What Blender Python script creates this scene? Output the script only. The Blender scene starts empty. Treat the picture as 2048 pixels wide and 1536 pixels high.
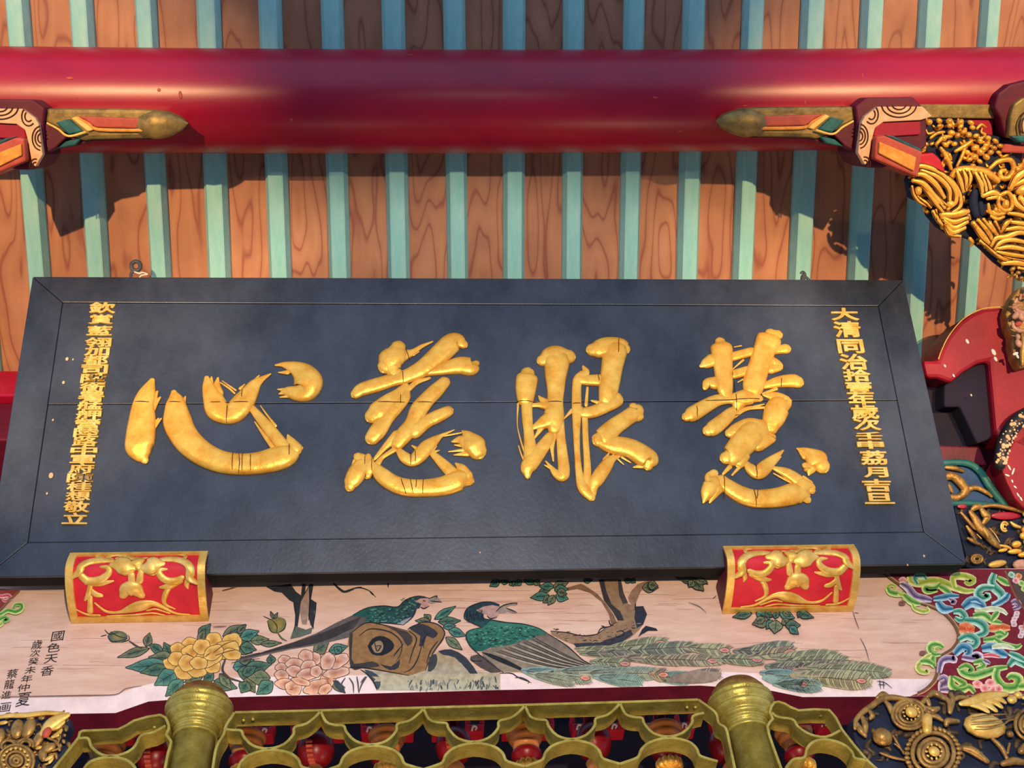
import bpy, math, random
import numpy as np
from mathutils import Vector, Matrix
from mathutils.geometry import tessellate_polygon
random.seed(7)
R_ = math.radians
scene = bpy.context.scene
COL = scene.collection

# ---------------------------------------------------------------- camera
F = 2400.0                                   # focal length in pixels of the 2048 wide frame
def nz(v):
    v = np.array(v, float); return v / np.linalg.norm(v)
_up = nz((-200, -2068, F)); _h = nz((28400, -128, F))
_ex = nz(_h - _up * _h.dot(_up)); _ey = np.cross(_up, _ex)
RW = np.array([_ex, _ey, _up])
CAM = np.array([0.0, 0.0, 1.6])
cam_data = bpy.data.cameras.new('camera'); cam = bpy.data.objects.new('camera', cam_data)
COL.objects.link(cam)
cam_data.sensor_width = 36.0; cam_data.lens = 36.0 * F / 2048.0
cam_data.clip_start = 0.05; cam_data.clip_end = 200
_r = RW @ np.array([1, 0, 0.]); _d = RW @ np.array([0, 1., 0]); _f = RW @ np.array([0, 0, 1.])
cam.matrix_world = Matrix(((_r[0], -_d[0], -_f[0], CAM[0]), (_r[1], -_d[1], -_f[1], CAM[1]),
                           (_r[2], -_d[2], -_f[2], CAM[2]), (0, 0, 0, 1)))
scene.camera = cam

# ---------------------------------------------------------------- world, lamps, exposure
scene.view_settings.view_transform = 'Standard'
scene.view_settings.look = 'None'
scene.view_settings.gamma = 1.0
scene.view_settings.use_curve_mapping = False
scene.view_settings.exposure = 0.36
world = bpy.data.worlds.new('world'); scene.world = world
world.use_nodes = True
bgn = world.node_tree.nodes['Background']
bgn.inputs[0].default_value = (0.40, 0.60, 1.0, 1); bgn.inputs[1].default_value = 0.9

def spot(name, loc, target, energy, color, angle, blend, size):
    l = bpy.data.lights.new(name, 'SPOT'); l.energy = energy; l.color = color
    l.spot_size = R_(angle); l.spot_blend = blend; l.shadow_soft_size = size
    o = bpy.data.objects.new(name, l); COL.objects.link(o)
    o.location = loc
    o.rotation_euler = (Vector(target) - Vector(loc)).to_track_quat('-Z', 'Y').to_euler()
    return o
WARM = (1.0, 0.65, 0.31)
spot('floodlight', (-1.9, -2.0, 1.65), (-1.35, 2.05, 4.8), 1000, WARM, 25, 0.7, 0.03)
spot('floodlight', (2.6, -2.0, 1.65), (1.95, 2.05, 4.8), 1000, WARM, 27, 0.7, 0.03)
spot('floodlight', (0.25, -1.4, 1.9), (0.25, 2.6, 3.3), 520, (1.0, 0.82, 0.6), 50, 0.3, 0.05)
def lamp(name, loc, energy, color, size):
    l = bpy.data.lights.new(name, 'POINT'); l.energy = energy; l.color = color; l.shadow_soft_size = size
    o = bpy.data.objects.new(name, l); COL.objects.link(o); o.location = loc
lamp('hall_lamp', (-0.55, 2.8, 2.35), 16, (1.0, 0.7, 0.42), 0.08)
lamp('hall_lamp', (1.05, 2.8, 2.35), 16, (1.0, 0.7, 0.42), 0.08)

# ---------------------------------------------------------------- helpers
def ray(x, y):
    return RW @ np.array([(x - 1024) / F, (y - 768) / F, 1.0])
def on_plane(x, y, p, n):
    d = ray(x, y); n = np.asarray(n, float)
    return CAM + d * ((np.asarray(p, float) - CAM).dot(n) / d.dot(n))
def onY(x, y, Y):
    d = ray(x, y); return CAM + d * (Y / d[1])
def onZ(x, y, Z):
    d = ray(x, y); return CAM + d * ((Z - CAM[2]) / d[2])
def depth(p):
    return (RW.T @ (np.asarray(p) - CAM))[2]
def srgb(r, g, b):
    f = lambda c: (c / 255 / 12.92) if c / 255 <= 0.04045 else ((c / 255 + 0.055) / 1.055) ** 2.4
    return (f(r), f(g), f(b))

class Plane:
    """a flat working surface standing in the scene: point p, unit normal n towards the viewer"""
    def __init__(self, p, n):
        self.p = np.asarray(p, float); self.n = nz(n)
    def at(self, x, y, lift=0.0):
        return on_plane(x, y, self.p, self.n) + self.n * lift
    def scale(self, x, y):
        return depth(on_plane(x, y, self.p, self.n)) / F
    def moved(self, d):
        return Plane(self.p + self.n * d, self.n)

def wm(o):
    b = Matrix.LocRotScale(o.location, o.rotation_euler, o.scale)
    return b if o.parent is None else wm(o.parent) @ o.matrix_parent_inverse @ b

class MB:
    def __init__(self):
        self.v = []; self.f = []; self.m = []; self.c = []
    def add(self, verts, faces, mi=0, col=None):
        o = len(self.v)
        self.v += [tuple(map(float, q)) for q in verts]
        self.f += [tuple(i + o for i in fc) for fc in faces]
        self.m += [mi] * len(faces)
        if col is not None:
            self.c += list(col) if isinstance(col, list) else [col] * len(verts)
    def build(self, name, mats, parent=None, smooth=False, bevel=0, seg=2, angle=35, origin=None):
        me = bpy.data.meshes.new(name)
        v = self.v
        if origin is not None:
            v = [(a - origin[0], b - origin[1], c - origin[2]) for a, b, c in v]
        me.from_pydata(v, [], self.f)
        if not isinstance(mats, (list, tuple)): mats = [mats]
        for m in mats: me.materials.append(m)
        if len(mats) > 1: me.polygons.foreach_set('material_index', self.m)
        if self.c:
            a = me.color_attributes.new('Col', 'FLOAT_COLOR', 'POINT')
            a.data.foreach_set('color', [k for c in self.c for k in (c[0], c[1], c[2], 1.0)])
        if smooth:
            me.polygons.foreach_set('use_smooth', [True] * len(me.polygons))
        me.update()
        o = bpy.data.objects.new(name, me); COL.objects.link(o)
        if origin is not None: o.location = origin
        if parent is not None:
            o.parent = parent
            o.matrix_parent_inverse = wm(parent).inverted()
        if bevel:
            b = o.modifiers.new('bevel', 'BEVEL'); b.width = bevel; b.segments = seg
            b.limit_method = 'ANGLE'; b.angle_limit = R_(angle)
        return o

def tag(o, label, cat, group=None, kind=None):
    o['label'] = label
    if cat: o['category'] = cat
    if group: o['group'] = group
    if kind: o['kind'] = kind
    return o
def thing(name, loc, label=None, cat=None, group=None, kind=None):
    o = bpy.data.objects.new(name, None); COL.objects.link(o)
    o.empty_display_size = 0.05; o.location = tuple(map(float, loc))
    if label: tag(o, label, cat, group, kind)
    elif kind: o['kind'] = kind
    return o

def smooth_pts(pts, sub=5):
    """Catmull-Rom through points of any dimension"""
    P = [np.asarray(p, float) for p in pts]
    if len(P) < 3 or sub <= 1:
        if sub <= 1: return P
        out = []
        for a, b in zip(P[:-1], P[1:]):
            for k in range(sub): out.append(a + (b - a) * k / sub)
        return out + [P[-1]]
    Q = [2 * P[0] - P[1]] + P + [2 * P[-1] - P[-2]]
    out = []
    for i in range(1, len(Q) - 2):
        a, b, c, d = Q[i - 1], Q[i], Q[i + 1], Q[i + 2]
        for k in range(sub):
            t = k / sub
            out.append(0.5 * (2 * b + (c - a) * t + (2 * a - 5 * b + 4 * c - d) * t * t + (3 * b - a - 3 * c + d) * t ** 3))
    return out + [P[-1]]

def tube(mb, pts, rad, n, flat=1.0, seg=10, cap=True, mi=0, col=None, pw=1.0):
    """sweep of an ellipse along pts, its short axis along n"""
    n = nz(n); P = [np.asarray(p, float) for p in pts]; r = list(rad)
    T = []
    for i in range(len(P)):
        t = P[min(i + 1, len(P) - 1)] - P[max(i - 1, 0)]
        if np.linalg.norm(t) < 1e-9: t = np.array([1., 0, 0])
        T.append(nz(t))
    rings = []
    if cap:
        for a in (80, 55, 30): rings.append((P[0] - T[0] * r[0] * math.sin(R_(a)), r[0] * math.cos(R_(a)), T[0]))
    for p, q, t in zip(P, r, T): rings.append((p, q, t))
    if cap:
        for a in (30, 55, 80): rings.append((P[-1] + T[-1] * r[-1] * math.sin(R_(a)), r[-1] * math.cos(R_(a)), T[-1]))
    V = []; Fc = []
    for p, q, t in rings:
        b = np.cross(t, n); l = np.linalg.norm(b)
        b = b / l if l > 1e-6 else np.array([1., 0, 0])
        m = nz(np.cross(b, t))
        if m.dot(n) < 0: m = -m
        for k in range(seg):
            a = 2 * math.pi * k / seg
            ca_, sa_ = math.cos(a), math.sin(a)
            if pw != 1.0: ca_, sa_ = math.copysign(abs(ca_) ** pw, ca_), math.copysign(abs(sa_) ** pw, sa_)
            V.append(p + b * (q * ca_) + m * (q * flat * sa_))
    for i in range(len(rings) - 1):
        for k in range(seg):
            k2 = (k + 1) % seg
            Fc.append((i * seg + k, i * seg + k2, (i + 1) * seg + k2, (i + 1) * seg + k))
    Fc.append(tuple(range(seg))); Fc.append(tuple(reversed(range((len(rings) - 1) * seg, len(rings) * seg))))
    mb.add(V, Fc, mi, col)

def stroke(mb, pl, pts, T=None, lift=0.0, flat=0.5, sub=5, seg=10, k=1.0, mi=0, col=None, pw=1.0):
    """rounded relief stroke; pts = (x, y, r) in picture units on plane pl (T maps crop units)"""
    Q = [T(*p) if T else p for p in pts]
    S = smooth_pts(Q, sub)
    P = [pl.at(s[0], s[1], lift) for s in S]
    rad = [max(0.2, s[2]) * pl.scale(s[0], s[1]) * k for s in S]
    tube(mb, P, rad, pl.n, flat, seg, True, mi, col, pw)

def slab(mb, pl, poly, thick, lift=0.0, T=None, mi=0, col=None, mi_side=None):
    """prism: outline poly on plane pl raised by lift, reaching back by thick"""
    Q = [T(*p) if T else p for p in poly]
    Fp = [pl.at(q[0], q[1], lift) for q in Q]
    Bp = [p - pl.n * thick for p in Fp]
    k = len(Q)
    tris = tessellate_polygon([[Vector(p) for p in Fp]])
    area = sum((Q[i][0] * Q[(i + 1) % k][1] - Q[(i + 1) % k][0] * Q[i][1]) for i in range(k))
    o = 1 if area < 0 else -1
    base = len(mb.v)
    mb.add(Fp + Bp, [], mi, col)
    faces = []
    fr = tuple(range(k)) if o == 1 else tuple(reversed(range(k)))
    faces.append(fr); faces.append(tuple(i + k for i in reversed(fr)))
    for i in range(k):
        j = (i + 1) % k
        faces.append((j, i, i + k, j + k) if o == 1 else (i, j, j + k, i + k))
    mb.f += [tuple(q + base for q in fc) for fc in faces]
    mb.m += [mi, mi_side if mi_side is not None else mi] + [mi_side if mi_side is not None else mi] * k

def crop(x0, y0, s):
    def T(x, y, r=0): return (x0 + x * s, y0 + y * s, r * s)
    return T

def box(mb, c, sx, sy, sz, mi=0, ax=None):
    c = np.asarray(c, float)
    A = ax if ax is not None else np.eye(3)
    V = [c + A[0] * (a * sx / 2) + A[1] * (b * sy / 2) + A[2] * (d * sz / 2) for d in (-1, 1) for b in (-1, 1) for a in (-1, 1)]
    mb.add(V, [(0, 2, 3, 1), (4, 5, 7, 6), (0, 1, 5, 4), (2, 6, 7, 3), (0, 4, 6, 2), (1, 3, 7, 5)], mi)

def lathe(mb, c, prof, seg=24, mi=0, axis=(0, 0, 1), cap=True):
    """prof = (radius, height) pairs from bottom to top, turned about axis through c"""
    c = np.asarray(c, float); a = nz(axis)
    u = nz(np.cross(a, (0, 1, 0.01))); w = np.cross(a, u)
    V = []; Fc = []
    for r, h in prof:
        for k in range(seg):
            t = 2 * math.pi * k / seg
            V.append(c + a * h + u * (r * math.cos(t)) + w * (r * math.sin(t)))
    for i in range(len(prof) - 1):
        for k in range(seg):
            k2 = (k + 1) % seg
            Fc.append((i * seg + k, i * seg + k2, (i + 1) * seg + k2, (i + 1) * seg + k))
    if cap:
        Fc.append(tuple(reversed(range(seg)))); Fc.append(tuple(range((len(prof) - 1) * seg, len(prof) * seg)))
    mb.add(V, Fc, mi)

def blob(mb, c, ru, rv, rn, n, ang=0, T_axis=(1, 0, 0), mi=0, seg=10, ring=6):
    """ellipsoid: radii ru, rv in the plane of n, rn along it"""
    n = nz(n); u = np.asarray(T_axis, float); u = nz(u - n * u.dot(n)); w = np.cross(n, u)
    ca, sa = math.cos(ang), math.sin(ang); u, w = u * ca + w * sa, w * ca - u * sa
    V = []; Fc = []
    for i in range(1, ring):
        p = math.pi * i / ring
        for k in range(seg):
            t = 2 * math.pi * k / seg
            V.append(np.asarray(c) + u * ru * math.sin(p) * math.cos(t) + w * rv * math.sin(p) * math.sin(t) + n * rn * math.cos(p))
    V.append(np.asarray(c) + n * rn); V.append(np.asarray(c) - n * rn)
    a = (ring - 1) * seg
    for i in range(ring - 2):
        for k in range(seg):
            k2 = (k + 1) % seg
            Fc.append((i * seg + k, (i + 1) * seg + k, (i + 1) * seg + k2, i * seg + k2))
    for k in range(seg):
        k2 = (k + 1) % seg
        Fc.append((a, k, k2)); Fc.append((a + 1, (ring - 2) * seg + k2, (ring - 2) * seg + k))
    mb.add(V, Fc, mi)

# ---------------------------------------------------------------- materials
def new_mat(name):
    m = bpy.data.materials.new(name); m.use_nodes = True
    return m, m.node_tree.nodes, m.node_tree.links, m.node_tree.nodes['Principled BSDF']
def mat(name, c1, c2=None, rough=0.55, metal=0.0, scale=12, bump=0.0, bscale=60, detail=6, spec=0.3,
        stretch=(1, 1, 1), lo=0.35, hi=0.68, coat=0.0):
    """procedural paint / metal: two tones mixed by noise, with fine relief"""
    m, N, L, b = new_mat(name)
    b.inputs['Roughness'].default_value = rough; b.inputs['Metallic'].default_value = metal
    b.inputs['Specular IOR Level'].default_value = spec
    if coat: b.inputs['Coat Weight'].default_value = coat; b.inputs['Coat Roughness'].default_value = 0.25
    tc = N.new('ShaderNodeTexCoord'); mp = N.new('ShaderNodeMapping'); mp.inputs['Scale'].default_value = stretch
    L.new(tc.outputs['Object'], mp.inputs['Vector'])
    no = N.new('ShaderNodeTexNoise'); no.inputs['Scale'].default_value = scale; no.inputs['Detail'].default_value = detail
    no.inputs['Roughness'].default_value = 0.65
    L.new(mp.outputs[0], no.inputs['Vector'])
    cr = N.new('ShaderNodeValToRGB'); cr.color_ramp.elements[0].position = lo; cr.color_ramp.elements[1].position = hi
    c2 = c2 or c1
    cr.color_ramp.elements[0].color = (*c1, 1); cr.color_ramp.elements[1].color = (*c2, 1)
    L.new(no.outputs['Fac'], cr.inputs['Fac']); L.new(cr.outputs['Color'], b.inputs['Base Color'])
    if bump:
        n2 = N.new('ShaderNodeTexNoise'); n2.inputs['Scale'].default_value = bscale; n2.inputs['Detail'].default_value = 4
        L.new(mp.outputs[0], n2.inputs['Vector'])
        bp = N.new('ShaderNodeBump'); bp.inputs['Strength'].default_value = bump; bp.inputs['Distance'].default_value = 0.004
        L.new(n2.outputs['Fac'], bp.inputs['Height']); L.new(bp.outputs['Normal'], b.inputs['Normal'])
    return m

def plank_mat(name='grained_plank'):
    """orange-brown painted boards with red cathedral grain"""
    m, N, L, b = new_mat(name)
    b.inputs['Roughness'].default_value = 0.6
    tc = N.new('ShaderNodeTexCoord'); oi = N.new('ShaderNodeObjectInfo')
    off = N.new('ShaderNodeVectorMath'); off.operation = 'ADD'
    sc = N.new('ShaderNodeVectorMath'); sc.operation = 'SCALE'; sc.inputs['Scale'].default_value = 37.0
    cx = N.new('ShaderNodeCombineXYZ')
    L.new(oi.outputs['Random'], cx.inputs[0]); L.new(oi.outputs['Random'], cx.inputs[1]); L.new(oi.outputs['Random'], cx.inputs[2])
    L.new(cx.outputs[0], sc.inputs[0]); L.new(tc.outputs['Object'], off.inputs[0]); L.new(sc.outputs[0], off.inputs[1])
    mp = N.new('ShaderNodeMapping'); mp.inputs['Scale'].default_value = (9, 1.5, 1.5)
    L.new(off.outputs[0], mp.inputs['Vector'])
    n1 = N.new('ShaderNodeTexNoise'); n1.inputs['Scale'].default_value = 1.0; n1.inputs['Detail'].default_value = 1.5
    L.new(mp.outputs[0], n1.inputs['Vector'])
    ml = N.new('ShaderNodeMath'); ml.operation = 'MULTIPLY'; ml.inputs[1].default_value = 9.0
    L.new(n1.outputs['Fac'], ml.inputs[0])
    fr = N.new('ShaderNodeMath'); fr.operation = 'PINGPONG'; fr.inputs[1].default_value = 0.5
    L.new(ml.outputs[0], fr.inputs[0])
    cr = N.new('ShaderNodeValToRGB')
    e = cr.color_ramp.elements
    e[0].position = 0.0; e[0].color = (*srgb(150, 80, 58), 1)
    e[1].position = 0.11; e[1].color = (*srgb(184, 120, 84), 1)
    e2 = e.new(0.5); e2.color = (*srgb(194, 130, 92), 1)
    L.new(fr.outputs[0], cr.inputs['Fac'])
    n3 = N.new('ShaderNodeTexNoise'); n3.inputs['Scale'].default_value = 5.0; n3.inputs['Detail'].default_value = 5
    L.new(off.outputs[0], n3.inputs['Vector'])
    mx = N.new('ShaderNodeMix'); mx.data_type = 'RGBA'; mx.blend_type = 'MULTIPLY'
    r3 = N.new('ShaderNodeValToRGB'); r3.color_ramp.elements[0].color = (0.72, 0.66, 0.66, 1); r3.color_ramp.elements[1].color = (1, 1, 1, 1)
    r3.color_ramp.elements[0].position = 0.3; r3.color_ramp.elements[1].position = 0.65
    L.new(n3.outputs['Fac'], r3.inputs['Fac'])
    mx.inputs['Factor'].default_value = 1.0
    L.new(cr.outputs['Color'], mx.inputs['A']); L.new(r3.outputs['Color'], mx.inputs['B'])
    L.new(mx.outputs['Result'], b.inputs['Base Color'])
    return m

def paint_mat(name='mural_paint'):
    """flat brush paint: pigment stored per vertex, mottled"""
    m, N, L, b = new_mat(name)
    b.inputs['Roughness'].default_value = 0.75; b.inputs['Specular IOR Level'].default_value = 0.25
    at = N.new('ShaderNodeVertexColor'); at.layer_name = 'Col'
    tc = N.new('ShaderNodeTexCoord')
    no = N.new('ShaderNodeTexNoise'); no.inputs['Scale'].default_value = 70; no.inputs['Detail'].default_value = 5
    L.new(tc.outputs['Object'], no.inputs['Vector'])
    cr = N.new('ShaderNodeValToRGB'); cr.color_ramp.elements[0].color = (0.7, 0.7, 0.7, 1); cr.color_ramp.elements[1].color = (1.12, 1.1, 1.08, 1)
    cr.color_ramp.elements[0].position = 0.3; cr.color_ramp.elements[1].position = 0.7
    L.new(no.outputs['Fac'], cr.inputs['Fac'])
    mx = N.new('ShaderNodeMix'); mx.data_type = 'RGBA'; mx.blend_type = 'MULTIPLY'; mx.inputs['Factor'].default_value = 1.0
    L.new(at.outputs['Color'], mx.inputs['A']); L.new(cr.outputs['Color'], mx.inputs['B'])
    L.new(mx.outputs['Result'], b.inputs['Base Color'])
    return m

M = {}
M['plank'] = plank_mat()
M['rafter'] = mat('turquoise_paint', srgb(136, 196, 186), srgb(164, 208, 194), rough=0.5, scale=9, bump=0.1, bscale=90, stretch=(4, 1, 1))
M['red'] = mat('glossy_red_paint', srgb(150, 3, 40), srgb(174, 8, 46), rough=0.34, scale=5, bump=0.12, bscale=14, spec=0.45, stretch=(0.5, 1, 1))
M['darkred'] = mat('maroon_paint', srgb(78, 8, 30), srgb(100, 16, 40), rough=0.5, scale=14, bump=0.1)
M['deepred'] = mat('deep_red_paint', srgb(134, 12, 32), srgb(156, 20, 40), rough=0.5, scale=10, bump=0.1)
M['brightred'] = mat('scarlet_paint', srgb(190, 26, 44), srgb(214, 40, 54), rough=0.5, scale=16, bump=0.1)
M['board'] = mat('black_lacquer', srgb(20, 26, 36), srgb(68, 74, 86), rough=0.38, scale=4.2, bump=0.15, bscale=120, detail=9, spec=0.55, stretch=(1, 0.7, 0.7), lo=0.32, hi=0.8)
M['gap'] = mat('joint_shadow_wood', srgb(14, 16, 20), rough=0.9)
M['gold'] = mat('gold_leaf', srgb(232, 150, 40), srgb(255, 198, 84), rough=0.33, metal=0.35, scale=22, bump=0.35, bscale=55, lo=0.3, hi=0.66)
M['palegold'] = mat('pale_gold_leaf', srgb(214, 160, 62), srgb(244, 204, 116), rough=0.42, metal=0.4, scale=30, bump=0.25, bscale=80)
M['carve'] = mat('carved_gilt_wood', srgb(150, 80, 22), srgb(255, 184, 66), rough=0.34, metal=0.4, scale=34, bump=0.4, bscale=90, lo=0.25, hi=0.6)
M['carvedark'] = mat('tarnished_gilt_wood', srgb(96, 68, 36), srgb(190, 144, 74), rough=0.42, metal=0.45, scale=30, bump=0.4, bscale=90, lo=0.28, hi=0.68)
M['tarnish'] = mat('blackened_gilding', srgb(50, 42, 40), srgb(112, 88, 58), rough=0.5, metal=0.3, scale=30, bump=0.3, lo=0.3, hi=0.7)
M['shade'] = mat('dark_blue_shade', srgb(16, 24, 46), srgb(28, 38, 62), rough=0.7, scale=20)  # near-black blue standing for shade in the depth of the carvings; also a beard
M['crack'] = mat('dark_crack_line', srgb(60, 26, 10), rough=0.8)
M['bronze'] = mat('gold_painted_iron', srgb(150, 130, 52), srgb(192, 172, 84), rough=0.36, metal=0.4, scale=26, bump=0.25, bscale=160)
M['rust'] = mat('rusty_gold_paint', srgb(92, 50, 26), srgb(146, 108, 44), rough=0.6, metal=0.2, scale=30, bump=0.3)
M['paint'] = paint_mat()
M['mural'] = mat('pink_plaster_ground', srgb(208, 164, 140), srgb(226, 188, 164), rough=0.8, scale=9, bump=0.08, bscale=200, stretch=(1, 1, 5), detail=10, spec=0.2)
M['murallit'] = mat('lit_plaster_band', srgb(214, 198, 206), srgb(232, 218, 222), rough=0.8, scale=26, bump=0.05, spec=0.2)  # same plaster made paler: light caught from below is put into the colour
M['cream'] = mat('cream_paint', srgb(214, 160, 112), srgb(232, 186, 140), rough=0.6, scale=30)
M['orange'] = mat('mottled_orange_paint', srgb(206, 122, 40), srgb(240, 164, 70), rough=0.55, scale=40)
M['salmon'] = mat('salmon_paint', srgb(166, 66, 52), srgb(190, 84, 62), rough=0.55, scale=30)
M['green'] = mat('deep_green_paint', srgb(14, 66, 70), srgb(40, 110, 104), rough=0.4, scale=20)
M['yellow'] = mat('ochre_yellow_paint', srgb(222, 168, 60), srgb(240, 200, 110), rough=0.5, scale=30)
M['olivegold'] = mat('dull_olive_gilding', srgb(92, 74, 44), srgb(160, 132, 70), rough=0.45, metal=0.35, scale=24, bump=0.2, lo=0.3, hi=0.7)
M['amber'] = mat('orange_lacquer', srgb(196, 112, 50), srgb(226, 150, 84), rough=0.35, scale=14)
M['lacquer'] = mat('dark_red_lacquer', srgb(110, 10, 16), srgb(140, 18, 22), rough=0.34, scale=10, spec=0.3)
M['iron'] = mat('grey_iron', srgb(70, 74, 78), srgb(104, 106, 106), rough=0.6, metal=0.5, scale=40)
M['string'] = mat('white_string', srgb(222, 206, 190), rough=0.9)
M['ink'] = mat('black_ink', srgb(34, 34, 38), rough=0.8)
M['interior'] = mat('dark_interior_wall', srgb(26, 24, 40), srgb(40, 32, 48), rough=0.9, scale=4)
M['stone'] = mat('grey_stone_floor', srgb(128, 120, 112), srgb(156, 148, 138), rough=0.7, scale=6)
M['white'] = mat('chipped_white_plaster', srgb(226, 216, 206), rough=0.9)
M['black'] = mat('black_paint', srgb(22, 22, 24), srgb(40, 40, 40), rough=0.5)
M['beast'] = mat('pink_brown_painted_wood', srgb(150, 100, 80), srgb(214, 164, 136), rough=0.5, scale=40, bump=0.3)
M['bluepanel'] = mat('prussian_blue_paint', srgb(10, 50, 92), srgb(20, 72, 118), rough=0.5, scale=20)

# ================================================================ THE SETTING
def quad_obj(name, pts, m, thick=0.05, dirv=(0, 0, -1), parent=None):
    mb = MB(); k = len(pts); d = np.asarray(dirv, float) * thick
    P = [np.asarray(p, float) for p in pts]
    mb.add(P + [p + d for p in P], [tuple(range(k)), tuple(reversed(range(k, 2 * k)))] +
           [(i, (i + 1) % k, (i + 1) % k + k, i + k) for i in range(k)])
    return mb.build(name, m, parent)

o = quad_obj('floor', [(-7, -7, 0), (7, -7, 0), (7, 6, 0), (-7, 6, 0)], M['stone'], 0.1)
o['kind'] = 'structure'
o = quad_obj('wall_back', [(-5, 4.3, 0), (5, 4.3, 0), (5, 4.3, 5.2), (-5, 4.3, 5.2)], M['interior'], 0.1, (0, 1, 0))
o['kind'] = 'structure'

# ---- roof underside: boards and rafters running down and away from the viewer
PUR_Z, PUR_Y, PUR_R = 4.96, 1.735, 0.155
SL = nz((0, 9814, -5276)); SN = nz((0, 5276, 9814))           # down-slope direction, upward normal
RB = np.array([0, PUR_Y, PUR_Z]) + SN * (PUR_R + 0.002)        # plane of the rafter undersides
RH = 0.045
PLK = Plane(RB + SN * RH, -SN)
meas = [  # left and right edge at the top of the picture, the same at the top of the plaque
    (12, 60, 60, 102), (139, 188, 178, 220), (270, 314, 304, 343), (395, 439, 415, 465), (516, 564, 540, 583),
    (639, 689, 661, 700), (760, 812, 778, 818), (885, 931, 895, 936), (1005, 1051, 1005, 1049), (1124, 1170, 1124, 1162),
    (1246, 1290, 1237, 1276), (1364, 1411, 1352, 1394), (1485, 1527, 1462, 1505), (1601, 1649, 1575, 1620),
    (1723, 1763, 1690, 1738), (1833, 1886, 1808, 1847), (1960, 1996, 1917, 1953)]
meas = [(-112, -66, -54, -14)] + meas + [(2079, 2118, 2026, 2064), (2200, 2240, 2140, 2180)]
for q in (1, 2, 3):
    meas = [tuple(v - d for v, d in zip(meas[0], (121.7, 121.7, 116, 116)))] + meas + [tuple(v + d for v, d in zip(meas[-1], (121.7, 121.7, 116, 116)))]
roof = thing('ceiling', (0, 2.0, 4.9), kind='structure')
roof['label'] = 'roof underside of grained orange boards between turquoise rafters'
T0, T1 = -2.1, 0.93
cent = []
for l0, r0, l1, r1 in meas:
    a = PLK.at((l0 + r0) / 2, 0); b = PLK.at((l1 + r1) / 2, 550)
    wa = PLK.scale((l0 + r0) / 2, 0) * (r0 - l0); wb = PLK.scale((l1 + r1) / 2, 550) * (r1 - l1)
    d = (b - a); t = d.dot(SL); d = d / t
    base = a - d * ((a - PLK.p).dot(SL))
    cent.append((base, d, 0.5 * (wa + wb)))
raf = []
for i, (base, d, w) in enumerate(cent):
    mb = MB(); hw = w * 0.5; bw = hw * 0.64
    prof = [(-hw, 0.0), (-hw * 0.97, 0.014), (-bw, RH * 0.97), (-bw * 0.8, RH), (bw * 0.8, RH), (bw, RH * 0.97), (hw * 0.97, 0.014), (hw, 0.0)]
    V = []
    for t in (T0, T1):
        for x, h in prof: V.append(base + d * t + np.array([x, 0, 0]) - SN * h)
    k = len(prof)
    mb.add(V, [(j, j + 1, j + 1 + k, j + k) for j in range(k - 1)] + [tuple(reversed(range(k))), tuple(range(k, 2 * k)), (0, k, 2 * k - 1, k - 1)])
    mb.build('rafter', M['rafter'], roof, origin=base)
# boards between neighbouring rafters
for i in range(len(cent) - 1):
    (b0, d0, w0), (b1, d1, w1) = cent[i], cent[i + 1]
    V = []
    for t in (T0, T1):
        p = b0 + d0 * t; q = b1 + d1 * t
        V += [p + np.array([0.004, 0, 0]), q - np.array([0.004, 0, 0])]
    up = SN * 0.03
    mb = MB()
    mb.add([v for v in V] + [v + up for v in V], [(0, 1, 3, 2), (4, 6, 7, 5), (0, 4, 5, 1), (2, 3, 7, 6), (0, 2, 6, 4), (1, 5, 7, 3)])
    c = (V[0] + V[1]) / 2
    mb.build('plank', M['plank'], roof, origin=c)

# ---- red purlin, slightly bowed
pa = [onZ(x, y, PUR_Z) for x, y in ((0, 200), (512, 203), (1024, 204), (1536, 201), (2048, 195))]
pa = [pa[0] + (pa[0] - pa[1]) * 1.0] + pa + [pa[-1] + (pa[-1] - pa[-2]) * 1.0]
mb = MB(); S = smooth_pts(pa, 8); tube(mb, S, [PUR_R] * len(S), (0, 0, 1), 1.0, 56, False)
tag(mb.build('purlin', M['red'], smooth=True), 'thick round glossy red purlin crossing under the turquoise rafters', 'beam')
pur = bpy.data.objects['purlin']; rnd = random.Random(12)
def pur_at(x, y):
    d = nz(ray(x, y)); c = min(S, key=lambda q: abs(q[0] - (CAM + d * 4)[0] * 0.93)); 
    oc = np.array([0, CAM[1] - c[1], CAM[2] - c[2]]); dd = np.array([0, d[1], d[2]])
    a_ = dd.dot(dd); b_ = 2 * oc.dot(dd); c_ = oc.dot(oc) - PUR_R ** 2; disc = max(0, b_ * b_ - 4 * a_ * c_)
    t = (-b_ - math.sqrt(disc)) / (2 * a_); p = CAM + d * t
    return p, nz((0, p[1] - c[1], p[2] - c[2]))
for x, y, rx, ry in ((140,156,9,3),(361,190,4,9),(318,180,4,4),(153,195,3,2),(583,240,3,4),(1310,195,6,2),(1610,205,2,6),(1360,262,5,2),(1490,212,7,2),(820,110,8,2),(1100,165,4,2),(1725,150,2,6)):
    p, n = pur_at(x, y); sc = depth(p) / F; mb = MB(); blob(mb, p, rx * sc, ry * sc, 0.0012, n, rnd.uniform(-.4, .4), seg=7, ring=5)
    mb.build('peeled_flake', M['salmon'], pur, smooth=True)
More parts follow.
